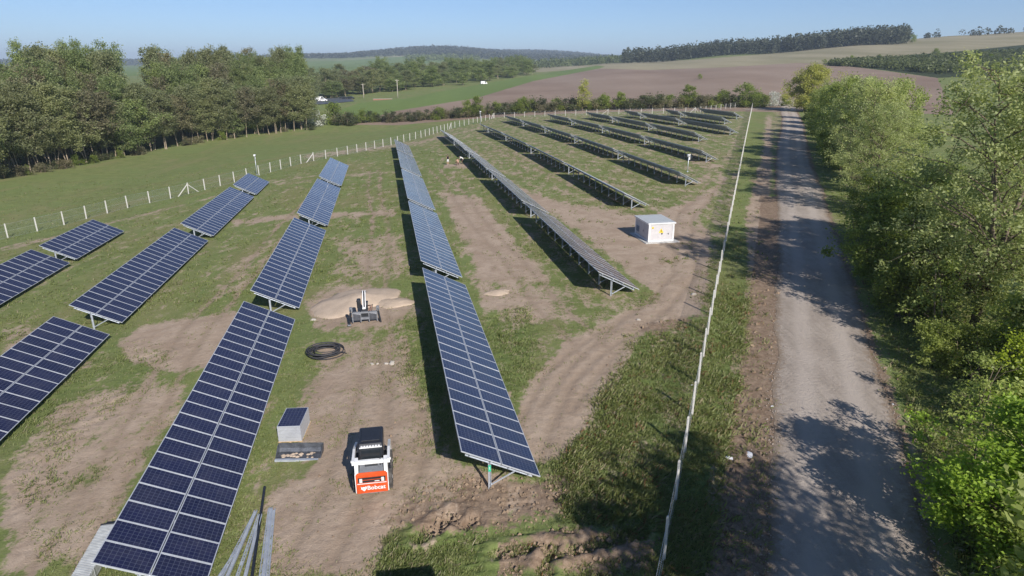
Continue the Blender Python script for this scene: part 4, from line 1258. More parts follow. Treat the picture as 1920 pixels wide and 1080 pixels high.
# ------------------------------------------------------------------ loader bucket lying on the ground
def bucket():
    a, c = at(517, 866), at(601, 859)
    rz = math.atan2(c.y - a.y, c.x - a.x); w = (c - a).length
    root = empty('loader_bucket', a + Vector((0, 0, .13)), rz)
    tag(root, 'flat dark steel loader bucket lying on the ground by the module pallet', 'bucket')
    S = simple('worn_bucket_steel', (.13, .14, .16), .5, .5, .5, 3)
    b = MB(); b.box(0, w, 0, .50, -.06, .035); obj('floor_plate', b.mesh('floor_plate', [S]), root)
    b = MB(); b.loft([[(0, .50, .02), (0, .58, .18), (0, .60, .40), (0, .62, .40), (0, .60, .16), (0, .52, .02)], [(w, .50, .02), (w, .58, .18), (w, .60, .40), (w, .62, .40), (w, .60, .16), (w, .52, .02)]])
    obj('back_plate', b.mesh('back_plate', [S]), root)
    for x in (0, w - .02):
        b = MB(); pr = [(.0, .036), (.50, .036), (.585, .18), (.60, .38), (.42, .38)]
        b.loft([[(x, y, z) for y, z in pr], [(x + .02, y, z) for y, z in pr]]); obj('side_plate', b.mesh('side_plate', [S]), root)
    b = MB(); b.box(0, w, -.12, -.001, -.06, .022); obj('cutting_edge', b.mesh('cutting_edge', [M['galv']]), root)
    b = MB()
    for k in range(22):
        x, y, r_ = random.uniform(.25, w - .3), random.uniform(.05, .4), random.uniform(.03, .09)
        b.loft([[(x + math.cos(t)*r_*1.3, y + math.sin(t)*r_, .0355) for t in np.arange(6)*1.047], [(x + math.cos(t)*r_*.6, y + math.sin(t)*r_*.5, .036 + r_*.5) for t in np.arange(6)*1.047]])
    o = obj('soil_remains', b.mesh('soil_remains', [M['sand']]), root); o['kind'] = 'stuff'
bucket()

# ------------------------------------------------------------------ galvanised beams lying in a bundle
def beam(p0, p1, z0, z1, kind, label, group):
    a, c = at(*p0), at(*p1)
    a.z += z0; c.z += z1
    d = (c - a); L = d.length; dn = d.normalized()
    x = dn.cross(Vector((0, 0, 1))).normalized(); z = x.cross(dn)
    b = MB()
    def P(u_, v_, w_): return a + x*u_ + dn*v_ + z*w_
    def bx(u0, u1, w0, w1): b.hexa([P(u0, 0, w0), P(u1, 0, w0), P(u1, L, w0), P(u0, L, w0), P(u0, 0, w1), P(u1, 0, w1), P(u1, L, w1), P(u0, L, w1)])
    if kind == 'channel':
        bx(-.055, .055, 0, .007); bx(-.055, -.048, .0072, .075); bx(.048, .055, .0072, .075); bx(-.0478, -.030, .068, .0748); bx(.030, .0478, .068, .0748)
        m = M['galv']
    else:
        b.tube([P(0, 0, .055), P(0, L, .055)], .055, 12); m = M['black_plastic']
    for i, v_ in enumerate(b.v): b.v[i] = tuple(Vector(v_) - a)
    o = obj('mounting_rail' if kind == 'channel' else 'plastic_pipe', b.mesh('beam', [m]), None, a)
    tag(o, label, 'rail' if kind == 'channel' else 'pipe', group)
gb = 'galvanised beams lying by the second row'
lb_ = 'galvanised channel beam lying in the bundle beside the loader yard'
beam((481, 964), (422, 1100), .12, .10, 'channel', lb_, gb)
beam((487, 967), (440, 1100), .03, .03, 'channel', lb_, gb)
beam((478, 966), (408, 1100), .02, .02, 'channel', lb_, gb)
beam((490, 972), (458, 1100), .13, .10, 'channel', lb_, gb)
beam((455, 1020), (402, 1100), .03, .03, 'channel', lb_, gb)
beam((506, 956), (487, 1100), .02, .02, 'channel', lb_, gb)
beam((514, 957), (501, 1100), .02, .02, 'channel', lb_, gb)
beam((509, 958), (494, 1100), .10, .10, 'channel', lb_, gb)
beam((497, 919), (472, 1100), .08, .10, 'pipe', 'dark plastic pipe lying along the galvanised beams', None)

# ------------------------------------------------------------------ long ribbed stack beside the second row
def ribbed_stack():
    h = .50
    fl, fr_ = at(190, 984, h), at(222, 978, h)
    nl = at(122, 1100, h)
    rz = math.atan2(fr_.y - fl.y, fr_.x - fl.x)
    w = (fr_ - fl).length; L = (nl - fl).length
    root = empty('sheet_stack', fl, math.atan2(fl.x - nl.x, -(fl.x * 0 + nl.y - fl.y)) * -1)
    root['label'] = 'long pale stack of ribbed sheets beside the nearest solar table'; root['category'] = 'sheet stack'
    root.rotation_euler = (0, 0, math.atan2((fl - nl).y, (fl - nl).x) - math.pi/2)
    b = MB(); b.box(0, w, -L, 0, .08, h - .02); obj('sheet_body', b.mesh('sheet_body', [M['ribbed']]), root)
    r_ = MB(); n = int(L / .085)
    for k in range(n):
        y = -L + k * .085; j = random.uniform(-.006, .006)
        r_.box(-.01 + j, w + .01 + j, y + .012, y + .06, .10, h)
    o = obj('rib', r_.mesh('rib', [M['ribbed']]), root); o['kind'] = 'stuff'
    e = MB(); e.box(-.03, w + .03, .002, .05, .06, h + .012); obj('end_board', e.mesh('end_board', [M['black_steel']]), root)
    for y in (-.3, -L * .5, -L + .3):
        s = MB(); s.box(-.05, w + .05, y - .05, y + .05, -.05, .079); obj('bearer', s.mesh('bearer', [M['wood']]), root)
ribbed_stack()

# ------------------------------------------------------------------ stones and litter
def stone(px, py, r_, mat, name, label, cat, group, flat=.6):
    p = at(px, py); q = np.random.default_rng(int(px * 7 + py))
    b = MB(); n = 9
    k = q.uniform(.7, 1.25, (4, n))
    rings = [[(r_*s*k[j, a]*math.cos(2*math.pi*a/n), r_*s*k[j, a]*math.sin(2*math.pi*a/n)*.75, z*r_*flat) for a in range(n)] for j, (s, z) in enumerate(((.8, -.4), (1, .15), (.78, .7), (.3, 1.0)))]
    b.loft(rings)
    o = obj(name, b.mesh(name, [mat]), None, p, q.uniform(0, 3)); tag(o, label, cat, group)
for px, py, r_ in ((735, 681, .22), (724, 682, .13), (698, 683, .14), (708, 682, .09), (588, 600, .2), (1197, 600, .16), (1300, 552, .2)):
    stone(px, py, r_, M['stone'], 'stone', 'pale stone lying on the bare earth between solar rows', 'stone', 'pale stones on the ground', .5)
for px, py, r_ in ((1368, 859, .16), (1405, 853, .22), (1297, 722, .08), (1448, 762, .09), (1258, 680, .09), (1674, 758, .08)):
    stone(px, py, r_, M['litter'], 'paper_scrap', 'small white piece of litter lying on the road verge', 'litter', 'white litter on the verge', .35)

# ------------------------------------------------------------------ people
def person(p, rz, joints, radii, edges, matfn, label, hair=True):
    """one continuous skinned figure; joints name -> point (z from the ground)"""
    names = list(joints)
    me = bpy.data.meshes.new('person')
    me.from_pydata([joints[n] for n in names], [(names.index(a), names.index(b_)) for a, b_ in edges], [])
    o = bpy.data.objects.new('person', me); C.objects.link(o)
    sk = o.modifiers.new('skin', 'SKIN')
    for i, n in enumerate(names):
        r_ = radii[n]
        me.skin_vertices[0].data[i].radius = (r_, r_) if not isinstance(r_, tuple) else r_
        me.skin_vertices[0].data[i].use_root = (n == 'pelvis')
    sd = o.modifiers.new('sub', 'SUBSURF'); sd.levels = 2; sd.render_levels = 2
    bpy.context.view_layer.update()
    m2 = bpy.data.meshes.new_from_object(o.evaluated_get(bpy.context.evaluated_depsgraph_get()))
    bpy.data.objects.remove(o); bpy.data.meshes.remove(me)
    mats = [M['skin'], M['cloth_black'], M['cloth_white'], M['cloth_beige'], M['cloth_brown'], M['hair']]
    m2.materials.clear()
    for mt in mats: m2.materials.append(mt)
    for f in m2.polygons: f.material_index = matfn(f.center); f.use_smooth = True
    r = obj('person', m2, None, p, rz)
    tag(r, label, 'person', 'people working by the solar row')
    h = joints['head']; hd = MB()
    n = 10
    rings = [[(h[0] + .098*s*math.cos(2*math.pi*a/n), h[1] - .015 + .108*s*math.sin(2*math.pi*a/n), h[2] + z) for a in range(n)] for s, z in ((.96, .0), (1.05, .05), (.85, .115), (.35, .15))]
    hd.loft(rings); obj('hair', hd.mesh('hair', [M['hair']], True), r)
    return r
RAD = dict(pelvis=(.15, .11), waist=(.135, .10), chest=(.165, .115), neck=.058, head=.105, crown=.075)
for s_ in 'lr': RAD.update({f'sh_{s_}': .068, f'el_{s_}': .048, f'wr_{s_}': .034, f'ha_{s_}': .042, f'hip_{s_}': .092, f'kn_{s_}': .062, f'an_{s_}': .045, f'toe_{s_}': .042})
EDG = [('pelvis', 'waist'), ('waist', 'chest'), ('chest', 'neck'), ('neck', 'head'), ('head', 'crown')]
for s_ in 'lr': EDG += [('chest', f'sh_{s_}'), (f'sh_{s_}', f'el_{s_}'), (f'el_{s_}', f'wr_{s_}'), (f'wr_{s_}', f'ha_{s_}'), ('pelvis', f'hip_{s_}'), (f'hip_{s_}', f'kn_{s_}'), (f'kn_{s_}', f'an_{s_}'), (f'an_{s_}', f'toe_{s_}')]
J1 = dict(pelvis=(0, 0, .94), waist=(0, 0, 1.08), chest=(0, 0, 1.30), neck=(0, .01, 1.48), head=(0, .03, 1.60), crown=(0, .02, 1.70),
  sh_l=(-.19, 0, 1.40), el_l=(-.27, -.02, 1.14), wr_l=(-.20, .18, 1.06), ha_l=(-.16, .25, 1.06), sh_r=(.19, 0, 1.40), el_r=(.26, -.02, 1.13), wr_r=(.24, .12, .93), ha_r=(.23, .16, .86),
  hip_l=(-.10, 0, .86), kn_l=(-.12, .02, .50), an_l=(-.13, -.02, .09), toe_l=(-.15, .15, .045), hip_r=(.10, 0, .86), kn_r=(.12, .04, .50), an_r=(.14, .0, .09), toe_r=(.17, .16, .045))
def mat1(c):
    if c.z < .12: return 2
    if .52 < c.z < .96 and abs(c.x) < .22: return 2
    if .96 <= c.z < 1.46 and abs(c.x) < .215: return 1
    return 0
person(at(840, 309.5), PSI + .3, J1, RAD, EDG, mat1, 'standing person in black top and white shorts near the fifth row')
J2 = dict(J1, pelvis=(0, -.18, .80), waist=(0, -.02, .95), chest=(0, .22, 1.06), neck=(0, .38, 1.14), head=(0, .48, 1.16), crown=(0, .55, 1.22),
  sh_l=(-.19, .27, 1.10), el_l=(-.24, .40, .84), wr_l=(-.16, .55, .64), ha_l=(-.14, .60, .57), sh_r=(.19, .27, 1.10), el_r=(.24, .40, .84), wr_r=(.14, .56, .66), ha_r=(.12, .61, .59),
  hip_l=(-.10, -.16, .75), kn_l=(-.14, .10, .44), an_l=(-.15, -.06, .09), toe_l=(-.17, .12, .045), hip_r=(.10, -.16, .75), kn_r=(.14, .14, .46), an_r=(.16, .02, .09), toe_r=(.18, .2, .045))
def mat2(c):
    if c.z < .12: return 1
    if c.z < .80 and c.y < .30 and not (c.y > .3): return 4
    if c.y < .36 and c.z > .78: return 2
    return 0
person(at(867, 307), PSI + 1.3, J2, RAD, EDG, mat2, 'person in white shirt bending forward under the panels')
J3 = dict(J1, pelvis=(0, -.10, .42), waist=(0, -.02, .56), chest=(0, .10, .76), neck=(0, .17, .92), head=(0, .23, 1.02), crown=(0, .24, 1.12),
  sh_l=(-.19, .12, .85), el_l=(-.26, .30, .66), wr_l=(-.14, .46, .52), ha_l=(-.12, .52, .48), sh_r=(.19, .12, .85), el_r=(.26, .30, .64), wr_r=(.14, .46, .48), ha_r=(.12, .52, .44),
  hip_l=(-.10, -.08, .38), kn_l=(-.17, .30, .48), an_l=(-.15, .06, .09), toe_l=(-.17, .24, .045), hip_r=(.10, -.08, .38), kn_r=(.17, .28, .30), an_r=(.14, -.06, .09), toe_r=(.16, .10, .045))
def mat3(c):
    if c.z < .10: return 1
    if c.z < .50 and c.y < .42: return 4
    return 0
person(at(859, 310), PSI + .6, J3, RAD, EDG, mat3, 'shirtless person crouching on the ground beside the white-shirted one')
# ------------------------------------------------------------------ trees and bushes
def leaf_quads(cent, size, r_, up=.35, asp=.55):
    """diamond leaf faces around centres"""
    n = len(cent)
    d = r_.normal(0, 1, (n, 3)); d[:, 2] *= .6; d /= np.linalg.norm(d, axis=1)[:, None]
    nz = r_.normal(0, 1, (n, 3)); nz[:, 2] = np.abs(nz[:, 2]) + up
    s = np.cross(nz, d); s /= np.linalg.norm(s, axis=1)[:, None] + 1e-9
    sz = size * r_.uniform(.6, 1.35, (n, 1))
    a = d * sz * .5; b_ = s * sz * asp * .5
    droop = np.zeros((n, 3)); droop[:, 2] = -.12 * sz[:, 0]
    return np.stack([cent - a, cent - b_, cent + a + droop, cent + b_], 1).reshape(-1, 3)
def tree_meshes(seed, H, cb, rad, n_tip, n_leaf, lsize, sig, leaf, barkm, trunk_r=.18, prof=None, stems=1, twig=.5, lean=.0, flat=.75, up=.35, shell=.55, name='crown'):
    """returns (trunk mesh, crown mesh): tapered trunk and limbs, and leaves in clumps round the limb tips"""
    r_ = np.random.default_rng(seed)
    prof = prof or (lambda q: math.sin(math.pi * min(1, max(0, .08 + .9 * q))) ** .6)
    tb = MB()
    tips = []
    ph = r_.uniform(0, 6.28, 6)
    def env(th, q):
        return rad * prof(q) * (1 + .22*math.sin(2*th + ph[0] + 3*q) + .16*math.sin(3*th + ph[1] - 5*q) + .12*math.sin(5*th + ph[2] + 9*q))
    stem_pts = []
    for s in range(stems):
        bx, by = (r_.normal(0, .12*stems), r_.normal(0, .12*stems)) if stems > 1 else (0, 0)
        lx, ly = r_.normal(0, lean + .02*stems) * H, r_.normal(0, lean + .02*stems) * H
        n = 9; pts = []
        top = H * (.93 if s == 0 else r_.uniform(.7, .92))
        for k in range(n):
            q = k / (n - 1)
            pts.append((bx + lx*q**1.4 + .012*H*math.sin(q*5 + ph[3] + s), by + ly*q**1.4 + .012*H*math.cos(q*4 + ph[4] + s), -.4 + (top + .4) * q))
        rr = [trunk_r * (1.25 if k == 0 else 1) * (1 - .88 * k / (n - 1)) + .012 for k in range(n)]
        tb.tube(pts, rr, 7, 0, False)
        stem_pts.append(pts)
    def stem_at(s, z):
        P = stem_pts[s]
        zs = [p[2] for p in P]
        return np.array([np.interp(z, zs, [p[0] for p in P]), np.interp(z, zs, [p[1] for p in P]), z])
    limbs = []
    n_limb = max(6, n_tip // 7)
    for k in range(n_limb):
        q = (k + .5) / n_limb
        s = k % stems
        th = k * 2.399 + r_.uniform(-.4, .4)
        z1 = cb + (H - cb) * q
        R_ = env(th, q) * r_.uniform(.75, 1.0)
        z0 = max(cb * .65, z1 - R_ * r_.uniform(.4, 1.0))
        a = stem_at(s, min(z0, H * .88)); c = stem_at(s, min(z1, H*.92)); 
        e = np.array([c[0] + R_*math.cos(th), c[1] + R_*math.sin(th), z1])
        m = (a + e) / 2 + np.array([r_.normal(0, .05*R_), r_.normal(0, .05*R_), .10*R_])
        r0 = trunk_r * (.42 - .25*q)
        tb.tube([tuple(a), tuple(m), tuple(e)], [r0, r0*.6, .012], 5, 0, False)
        limbs.append((a, m, e))
        tips.append(e)
    while len(tips) < n_tip:
        a, m, e = limbs[r_.integers(len(limbs))]
        q = r_.uniform(.25, 1.0) ** (1 - .4 * shell)
        base = (m + (e - m) * (q*2 - 1)) if q > .5 else (a + (m - a) * q*2)
        R_ = np.linalg.norm(e - a)
        t_ = base + np.clip(r_.normal(0, 1, 3), -1.6, 1.6) * np.array([.22, .22, .20]) * R_
        t_[2] = min(t_[2], H * 1.0)
        if t_[2] < cb * .8: continue
        tips.append(t_)
        if r_.random() < twig:
            tb.tube([tuple(base), tuple((base + t_) / 2 + np.array([0, 0, .05*R_])), tuple(t_)], [max(.012, trunk_r*.10), trunk_r*.06 + .004, .006], 4, 0, False)
    tips = np.array(tips)
    w = r_.uniform(.4, 1.6, len(tips)); w /= w.sum()
    idx = r_.choice(len(tips), n_leaf, p=w)
    sg = sig * r_.uniform(.6, 1.4, len(tips))
    cent = tips[idx] + np.clip(r_.normal(0, 1, (n_leaf, 3)), -2.2, 2.2) * np.array([1, 1, flat]) * sg[idx][:, None]
    cent[:, 2] = np.maximum(cent[:, 2], .15)
    me = quads_mesh(name, leaf_quads(cent, lsize, r_, up), 4, [leaf])
    return tb.mesh('trunk', [barkm], True), me
def place_tree(kind, meshes, p, label, cat, group=None, s=1.0, rz=None, sz=None):
    root = empty(kind, p, random.uniform(0, 6.28) if rz is None else rz)
    root.scale = (s, s, s if sz is None else sz)
    tag(root, label, cat, group)
    obj('trunk' if cat != 'bush' else 'stem', meshes[0], root)
    obj('crown' if cat != 'bush' else 'foliage', meshes[1], root)
    return root
tall = lambda q: (.35 + .65*math.sin(math.pi*min(1, .15 + .8*q)))
poplar = lambda q: .55 + .45*math.sin(math.pi*min(1, .2 + .75*q))
# --- the wood on the left: several builds of slim trees shared by all its trees
WOODT = [tree_meshes(11, 17, 5.0, 3.7, 150, 7500, .44, .55, M['leaf_wood'], M['bark_pale'], .12, tall, 1, .3, .02),
         tree_meshes(12, 19, 6.0, 3.9, 160, 8000, .44, .55, M['leaf_wood'], M['bark_pale'], .12, tall, 2, .3, .03),
         tree_meshes(13, 21, 4.5, 3.5, 170, 8800, .42, .55, M['leaf_poplar'], M['bark'], .19, poplar, 1, .3, .02),
         tree_meshes(14, 14, 3.0, 4.0, 140, 7400, .44, .60, M['leaf_poplar'], M['bark_pale'], .16, None, 2, .3, .03),
         tree_meshes(15, 16, 6.0, 3.3, 130, 5600, .42, .55, M['leaf_brown'], M['bark_pale'], .11, tall, 1, .5, .05)]
BUSHT = [tree_meshes(21, 3.0, .4, 1.7, 45, 1700, .30, .38, M['leaf_dark'], M['bark'], .05, None, 4, .4, .05),
         tree_meshes(22, 2.4, .3, 1.6, 40, 1500, .28, .36, M['leaf_brown'], M['bark'], .05, None, 4, .4, .05),
         tree_meshes(23, 3.2, .4, 1.6, 45, 1800, .28, .38, M['leaf_bush'], M['bark'], .05, None, 4, .4, .05),
         tree_meshes(24, 3.4, .5, 1.8, 45, 1600, .26, .38, M['blossom'], M['bark'], .05, None, 4, .4, .05)]
def clear_wood(x, y):
    return True
EDGE = [(-130, 360), (-60, 348), (0, 336), (60, 326), (130, 314), (190, 302), (250, 290), (310, 280), (370, 268), (430, 262), (490, 254), (545, 248), (585, 244)]
E3 = [at(*q) for q in EDGE]
def edge_pt(t):
    k = min(int(t * (len(E3) - 1)), len(E3) - 2); f = t * (len(E3) - 1) - k
    return E3[k].lerp(E3[k+1], f)
wl = ['slim pale-trunked olive tree', 'twin-stemmed pale-trunked tree', 'tall poplar-like tree', 'broad green tree', 'sparse brownish tree']
r_w = np.random.default_rng(5)
def wood_tree(x, y, kind, hs, front):
    px_ = proj(x, y, 5.0)[0]
    where = 'near the vivid yellow-green tree' if px_ < 150 else 'in the middle of the wood' if px_ < 400 else 'towards the utility pole'
    label = wl[kind] + (', front line, ' if front else ', farther in, ') + where
    place_tree('deciduous_tree', WOODT[kind], (x, y, g1(x, y) - .1), label, 'tree', 'trees of the wood beyond the fence', s=float(r_w.uniform(.9, 1.1)), sz=hs)
wpos = []
def ok_pos(x, y, dmin):
    for a, c in wpos:
        if (a - x)**2 + (c - y)**2 < dmin*dmin: return False
    wpos.append((x, y)); return True
# front row, with trunks in view
for k in range(60):
    t = (k + r_w.uniform(.1, .9)) / 60
    p = edge_pt(t)
    d = Vector((p.x, p.y)).normalized(); back_ = r_w.uniform(0, 5)
    x, y = p.x + d.x*back_, p.y + d.y*back_
    if not ok_pos(x, y, 1.6): continue
    kd = int(r_w.choice([0, 1, 4, 0, 1, 3]))
    wood_tree(x, y, kd, float(r_w.uniform(.74, 1.02)), True)
# the body of the wood
for k in range(330):
    t = r_w.uniform(0, 1)
    p = edge_pt(t)
    d = Vector((p.x, p.y)).normalized(); back_ = 5 + 58 * r_w.uniform(0, 1) ** 1.1
    x, y = p.x + d.x*back_, p.y + d.y*back_
    px_, _ = proj(x, y, 10.0)
    gap = 225 < px_ < 292
    left = px_ < 225
    if gap and back_ > 34: continue
    if px_ > 566 or px_ < -150: continue
    if not ok_pos(x, y, 2.7): continue
    kd = int(r_w.choice([0, 1, 2, 2, 3, 4]))
    # tree tops: read off the skyline of the photograph
    base_h = WOOD_H = [17, 19, 21, 14, 16][kd]
    dist = math.hypot(x, y); zg = g1(x, y)
    if back_ < 18: top_row = r_w.uniform(140, 195)
    elif left: top_row = 72 + 60 * r_w.uniform(0, 1) ** 1.5 if px_ > 20 else r_w.uniform(128, 160)
    else: top_row = 86 + 46 * r_w.uniform(0, 1) ** 1.3
    if back_ < 30 and back_ >= 18: top_row += 25
    if gap: top_row = max(top_row, r_w.uniform(142, 170))
    ztop = CAMZ + y * ((-(top_row - 540) * CP / FPX - SP) / (CP - (top_row - 540) / FPX * SP))
    hs = min(1.45, max(.55, (ztop - zg) / base_h))
    wood_tree(x, y, kd, float(hs), False)
pb = at(28, 312)
bt = tree_meshes(31, 9, 2.5, 2.6, 60, 2600, .42, .5, M['leaf_bright'], M['bark'], .13)
place_tree('deciduous_tree', bt, (pb.x - 3, pb.y + 6, pb.z), 'small vivid yellow-green tree among the dark trees of the wood', 'tree', s=1.0, sz=1.35)
for k in range(30):
    p = edge_pt(r_w.uniform(0, 1)); d = Vector((p.x, p.y)).normalized(); o_ = r_w.uniform(-2.5, 3)
    x, y = p.x + d.x*o_, p.y + d.y*o_
    j = int(r_w.choice([0, 1, 1, 2]))
    place_tree('bush', BUSHT[j], (x, y, g1(x, y) - .1), ['low dark green bush', 'low brownish scrub bush', 'low leafy green bush'][j] + ' along the foot of the wood ' + ('near the yellow-green tree' if proj(x, y, 0)[0] < 150 else 'midway' if proj(x, y, 0)[0] < 400 else 'near the utility pole'), 'bush', 'scrub along the foot of the wood', s=float(r_w.uniform(.5, .95)))

# --- end of the wood: light shrubs, blossom, poles, yard
def bushes_at(lst):
    for px, py, j, s, lab in lst:
        p = at(px, py)
        place_tree('bush', BUSHT[j], (p.x, p.y, p.z - .1), lab, 'bush', None, s=s)
bushes_at([(600, 236, 3, 1.5, 'white blossoming bush at the end of the wood'),
           (622, 232, 2, 2.2, 'tall light green bush beside the white blossoming one'),
           (640, 234, 1, 1.6, 'greyish rounded bush between the light green one and the hedge'),
           (655, 236, 0, 1.5, 'dark rounded bush left of the hedge')])
# --- hedge behind the far fence
hl = ['dark rounded hedge bush behind the far fence', 'brown-green hedge bush behind the far fence', 'leafy green hedge bush behind the far fence']
r_h = np.random.default_rng(9)
hpts = [(650, 236), (720, 232), (800, 228), (880, 222), (940, 216), (1000, 213), (1060, 210), (1130, 208), (1200, 206), (1280, 204), (1350, 203), (1420, 201)]
for k in range(100):
    t = (k + r_h.uniform(0, 1)) / 100 * (len(hpts) - 1); i = min(int(t), len(hpts) - 2); f = t - i
    p = at(hpts[i][0] + (hpts[i+1][0] - hpts[i][0])*f, hpts[i][1] + (hpts[i+1][1] - hpts[i][1])*f - 1)
    d = Vector((p.x, p.y)).normalized()*float(r_h.uniform(0, 6)); x, y = p.x + d.x, p.y + d.y
    j = int(r_h.choice([0, 0, 1, 1, 2]))
    s = float(r_h.uniform(1.0, 1.5) * (.85 + .4*t/11))
    place_tree('bush', BUSHT[j], (x, y, g1(x, y) - .15), hl[j] + (' between the wood and the corner camera pole' if t < 3.3 else ' behind the middle rows' if t < 7.5 else ' behind the last short rows'), 'bush', 'bushes of the hedge behind the far fence', s=s, sz=s*float(r_h.uniform(.8, 1.15)))
SMALLT = [tree_meshes(41, 7, 1.6, 2.3, 70, 2800, .36, .46, M['leaf_bush'], M['bark'], .10, None, 2),
          tree_meshes(42, 8, 1.5, 2.2, 70, 2400, .34, .46, M['leaf_olive'], M['bark'], .10, tall, 3),
          tree_meshes(43, 6, 1.0, 2.8, 80, 3400, .34, .46, M['leaf_bush'], M['bark'], .12, None, 1)]
for px, py, j, s, lab in ((878, 222, 0, .85, 'leafy green tree rising from the hedge near the camera pole'), (893, 221, 0, 1.0, 'taller leafy green tree of the pair in the hedge'), (982, 214, 2, .9, 'small dark green tree standing in the hedge between two rows'),
                          (1092, 209, 1, 1.25, 'tall thin olive tree standing above the hedge'), (1163, 207, 0, .85, 'bright green small tree in the middle of the hedge'), (1128, 208, 2, .8, 'low round tree in the hedge beside the bright green one'),
                          (1290, 204, 0, 1.1, 'dark leafy tree in the hedge behind the last rows'), (1398, 203, 2, 1.3, 'round clipped-looking green tree at the road end of the hedge')):
    p = at(px, py); d = Vector((p.x, p.y)).normalized()*3
    place_tree('small_tree', SMALLT[j], (p.x + d.x, p.y + d.y, g1(p.x + d.x, p.y + d.y) - .1), lab, 'tree', None, s=s)
bushes_at([(1450, 199, 3, 1.4, 'white blossoming bush where the gravel road meets the field track'), (1432, 200, 2, 1.2, 'low green bush beside the field track'), (1472, 199, 2, 1.1, 'low green bush at the mouth of the gravel road')])
# --- belt of trees beyond the yard
r_b = np.random.default_rng(17)
bl = ['olive tree of the belt beyond the yard', 'twin-stemmed tree of the belt beyond the yard', 'tall dark tree of the belt beyond the yard', 'broad green tree of the belt beyond the yard', 'brownish tree of the belt beyond the yard']
blt = [(575, 186, 335, 430), (640, 184, 400, 470), (720, 183, 420, 520), (800, 175, 450, 620), (880, 162, 500, 720), (960, 150, 600, 820), (1000, 140, 700, 900)]
bpos = []
for k in range(230):
    t = r_b.uniform(0, 1) * (len(blt) - 1); i = min(int(t), len(blt) - 2); f = t - i
    px = blt[i][0] + (blt[i+1][0] - blt[i][0])*f
    d0_, d1_ = [blt[i][q] + (blt[i+1][q] - blt[i][q])*f for q in (2, 3)]
    dd = r_b.uniform(d0_, d1_)
    p = at_dist(px, dd)
    if any((a - p.x)**2 + (c - p.y)**2 < 36 for a, c in bpos): continue
    bpos.append((p.x, p.y))
    front = (dd - d0_) / (d1_ - d0_)
    j = int(r_b.choice([0, 2, 3, 3, 2, 1] if px > 700 else [0, 1, 3, 4, 4]))
    place_tree('deciduous_tree', WOODT[j], (p.x, p.y, p.z - .1), bl[j] + (', near the parked cars' if px < 690 else ', behind the tall pale pole' if px < 830 else ', at the field end'), 'tree', 'belt of trees beyond the yard', s=float(r_b.uniform(1.15, 1.5)), sz=float(r_b.uniform(.55, .75) + .28*front))
# --- trees along the right bank of the gravel road
HERO = dict(
 tall=tree_meshes(51, 15, 3.0, 4.6, 460, 32000, .195, .30, M['leaf_pale'], M['bark'], .20, tall, 2, .7, .03, .8, .35, .5),
 round_=tree_meshes(52, 9.5, 1.4, 3.6, 400, 30000, .205, .30, M['leaf_spring'], M['bark'], .16, None, 3, .6, .03, .8),
 dense=tree_meshes(53, 7, .8, 3.0, 300, 24000, .22, .32, M['leaf_bush'], M['bark'], .12, None, 4, .6, .03, .8),
 bush=tree_meshes(54, 3.2, .3, 2.2, 170, 13000, .17, .26, M['leaf_spring'], M['bark'], .05, None, 5, .6, .04, .8),
 maple=tree_meshes(55, 6.4, .9, 2.9, 280, 30000, .17, .24, M['leaf_maple'], M['bark'], .13, None, 2, .5, .02, .7),
 yellow=tree_meshes(56, 3.6, .2, 2.2, 190, 14000, .17, .28, M['leaf_bright'], M['bark'], .05, None, 5, .5, .04, .8),
 airy=tree_meshes(58, 9, 1.8, 3.2, 220, 7500, .22, .30, M['leaf_pale'], M['bark'], .12, tall, 2, .9, .03, .8),
 sapling=tree_meshes(59, 4.6, .8, 1.5, 70, 1500, .17, .20, M['leaf_spring'], M['bark'], .05, tall, 2, .95, .04, .8),
 olive=tree_meshes(57, 12, 1.5, 4.6, 300, 26000, .34, .50, M['leaf_olive'], M['bark'], .2, None, 2, .4, .03, .8))
def bank(y, off):
    """point off metres to the right of the road edge at forward distance y"""
    x = float(road_x(y)) + ROAD_W / .93 + off
    return Vector((x, y, g1(x, y) - .12))
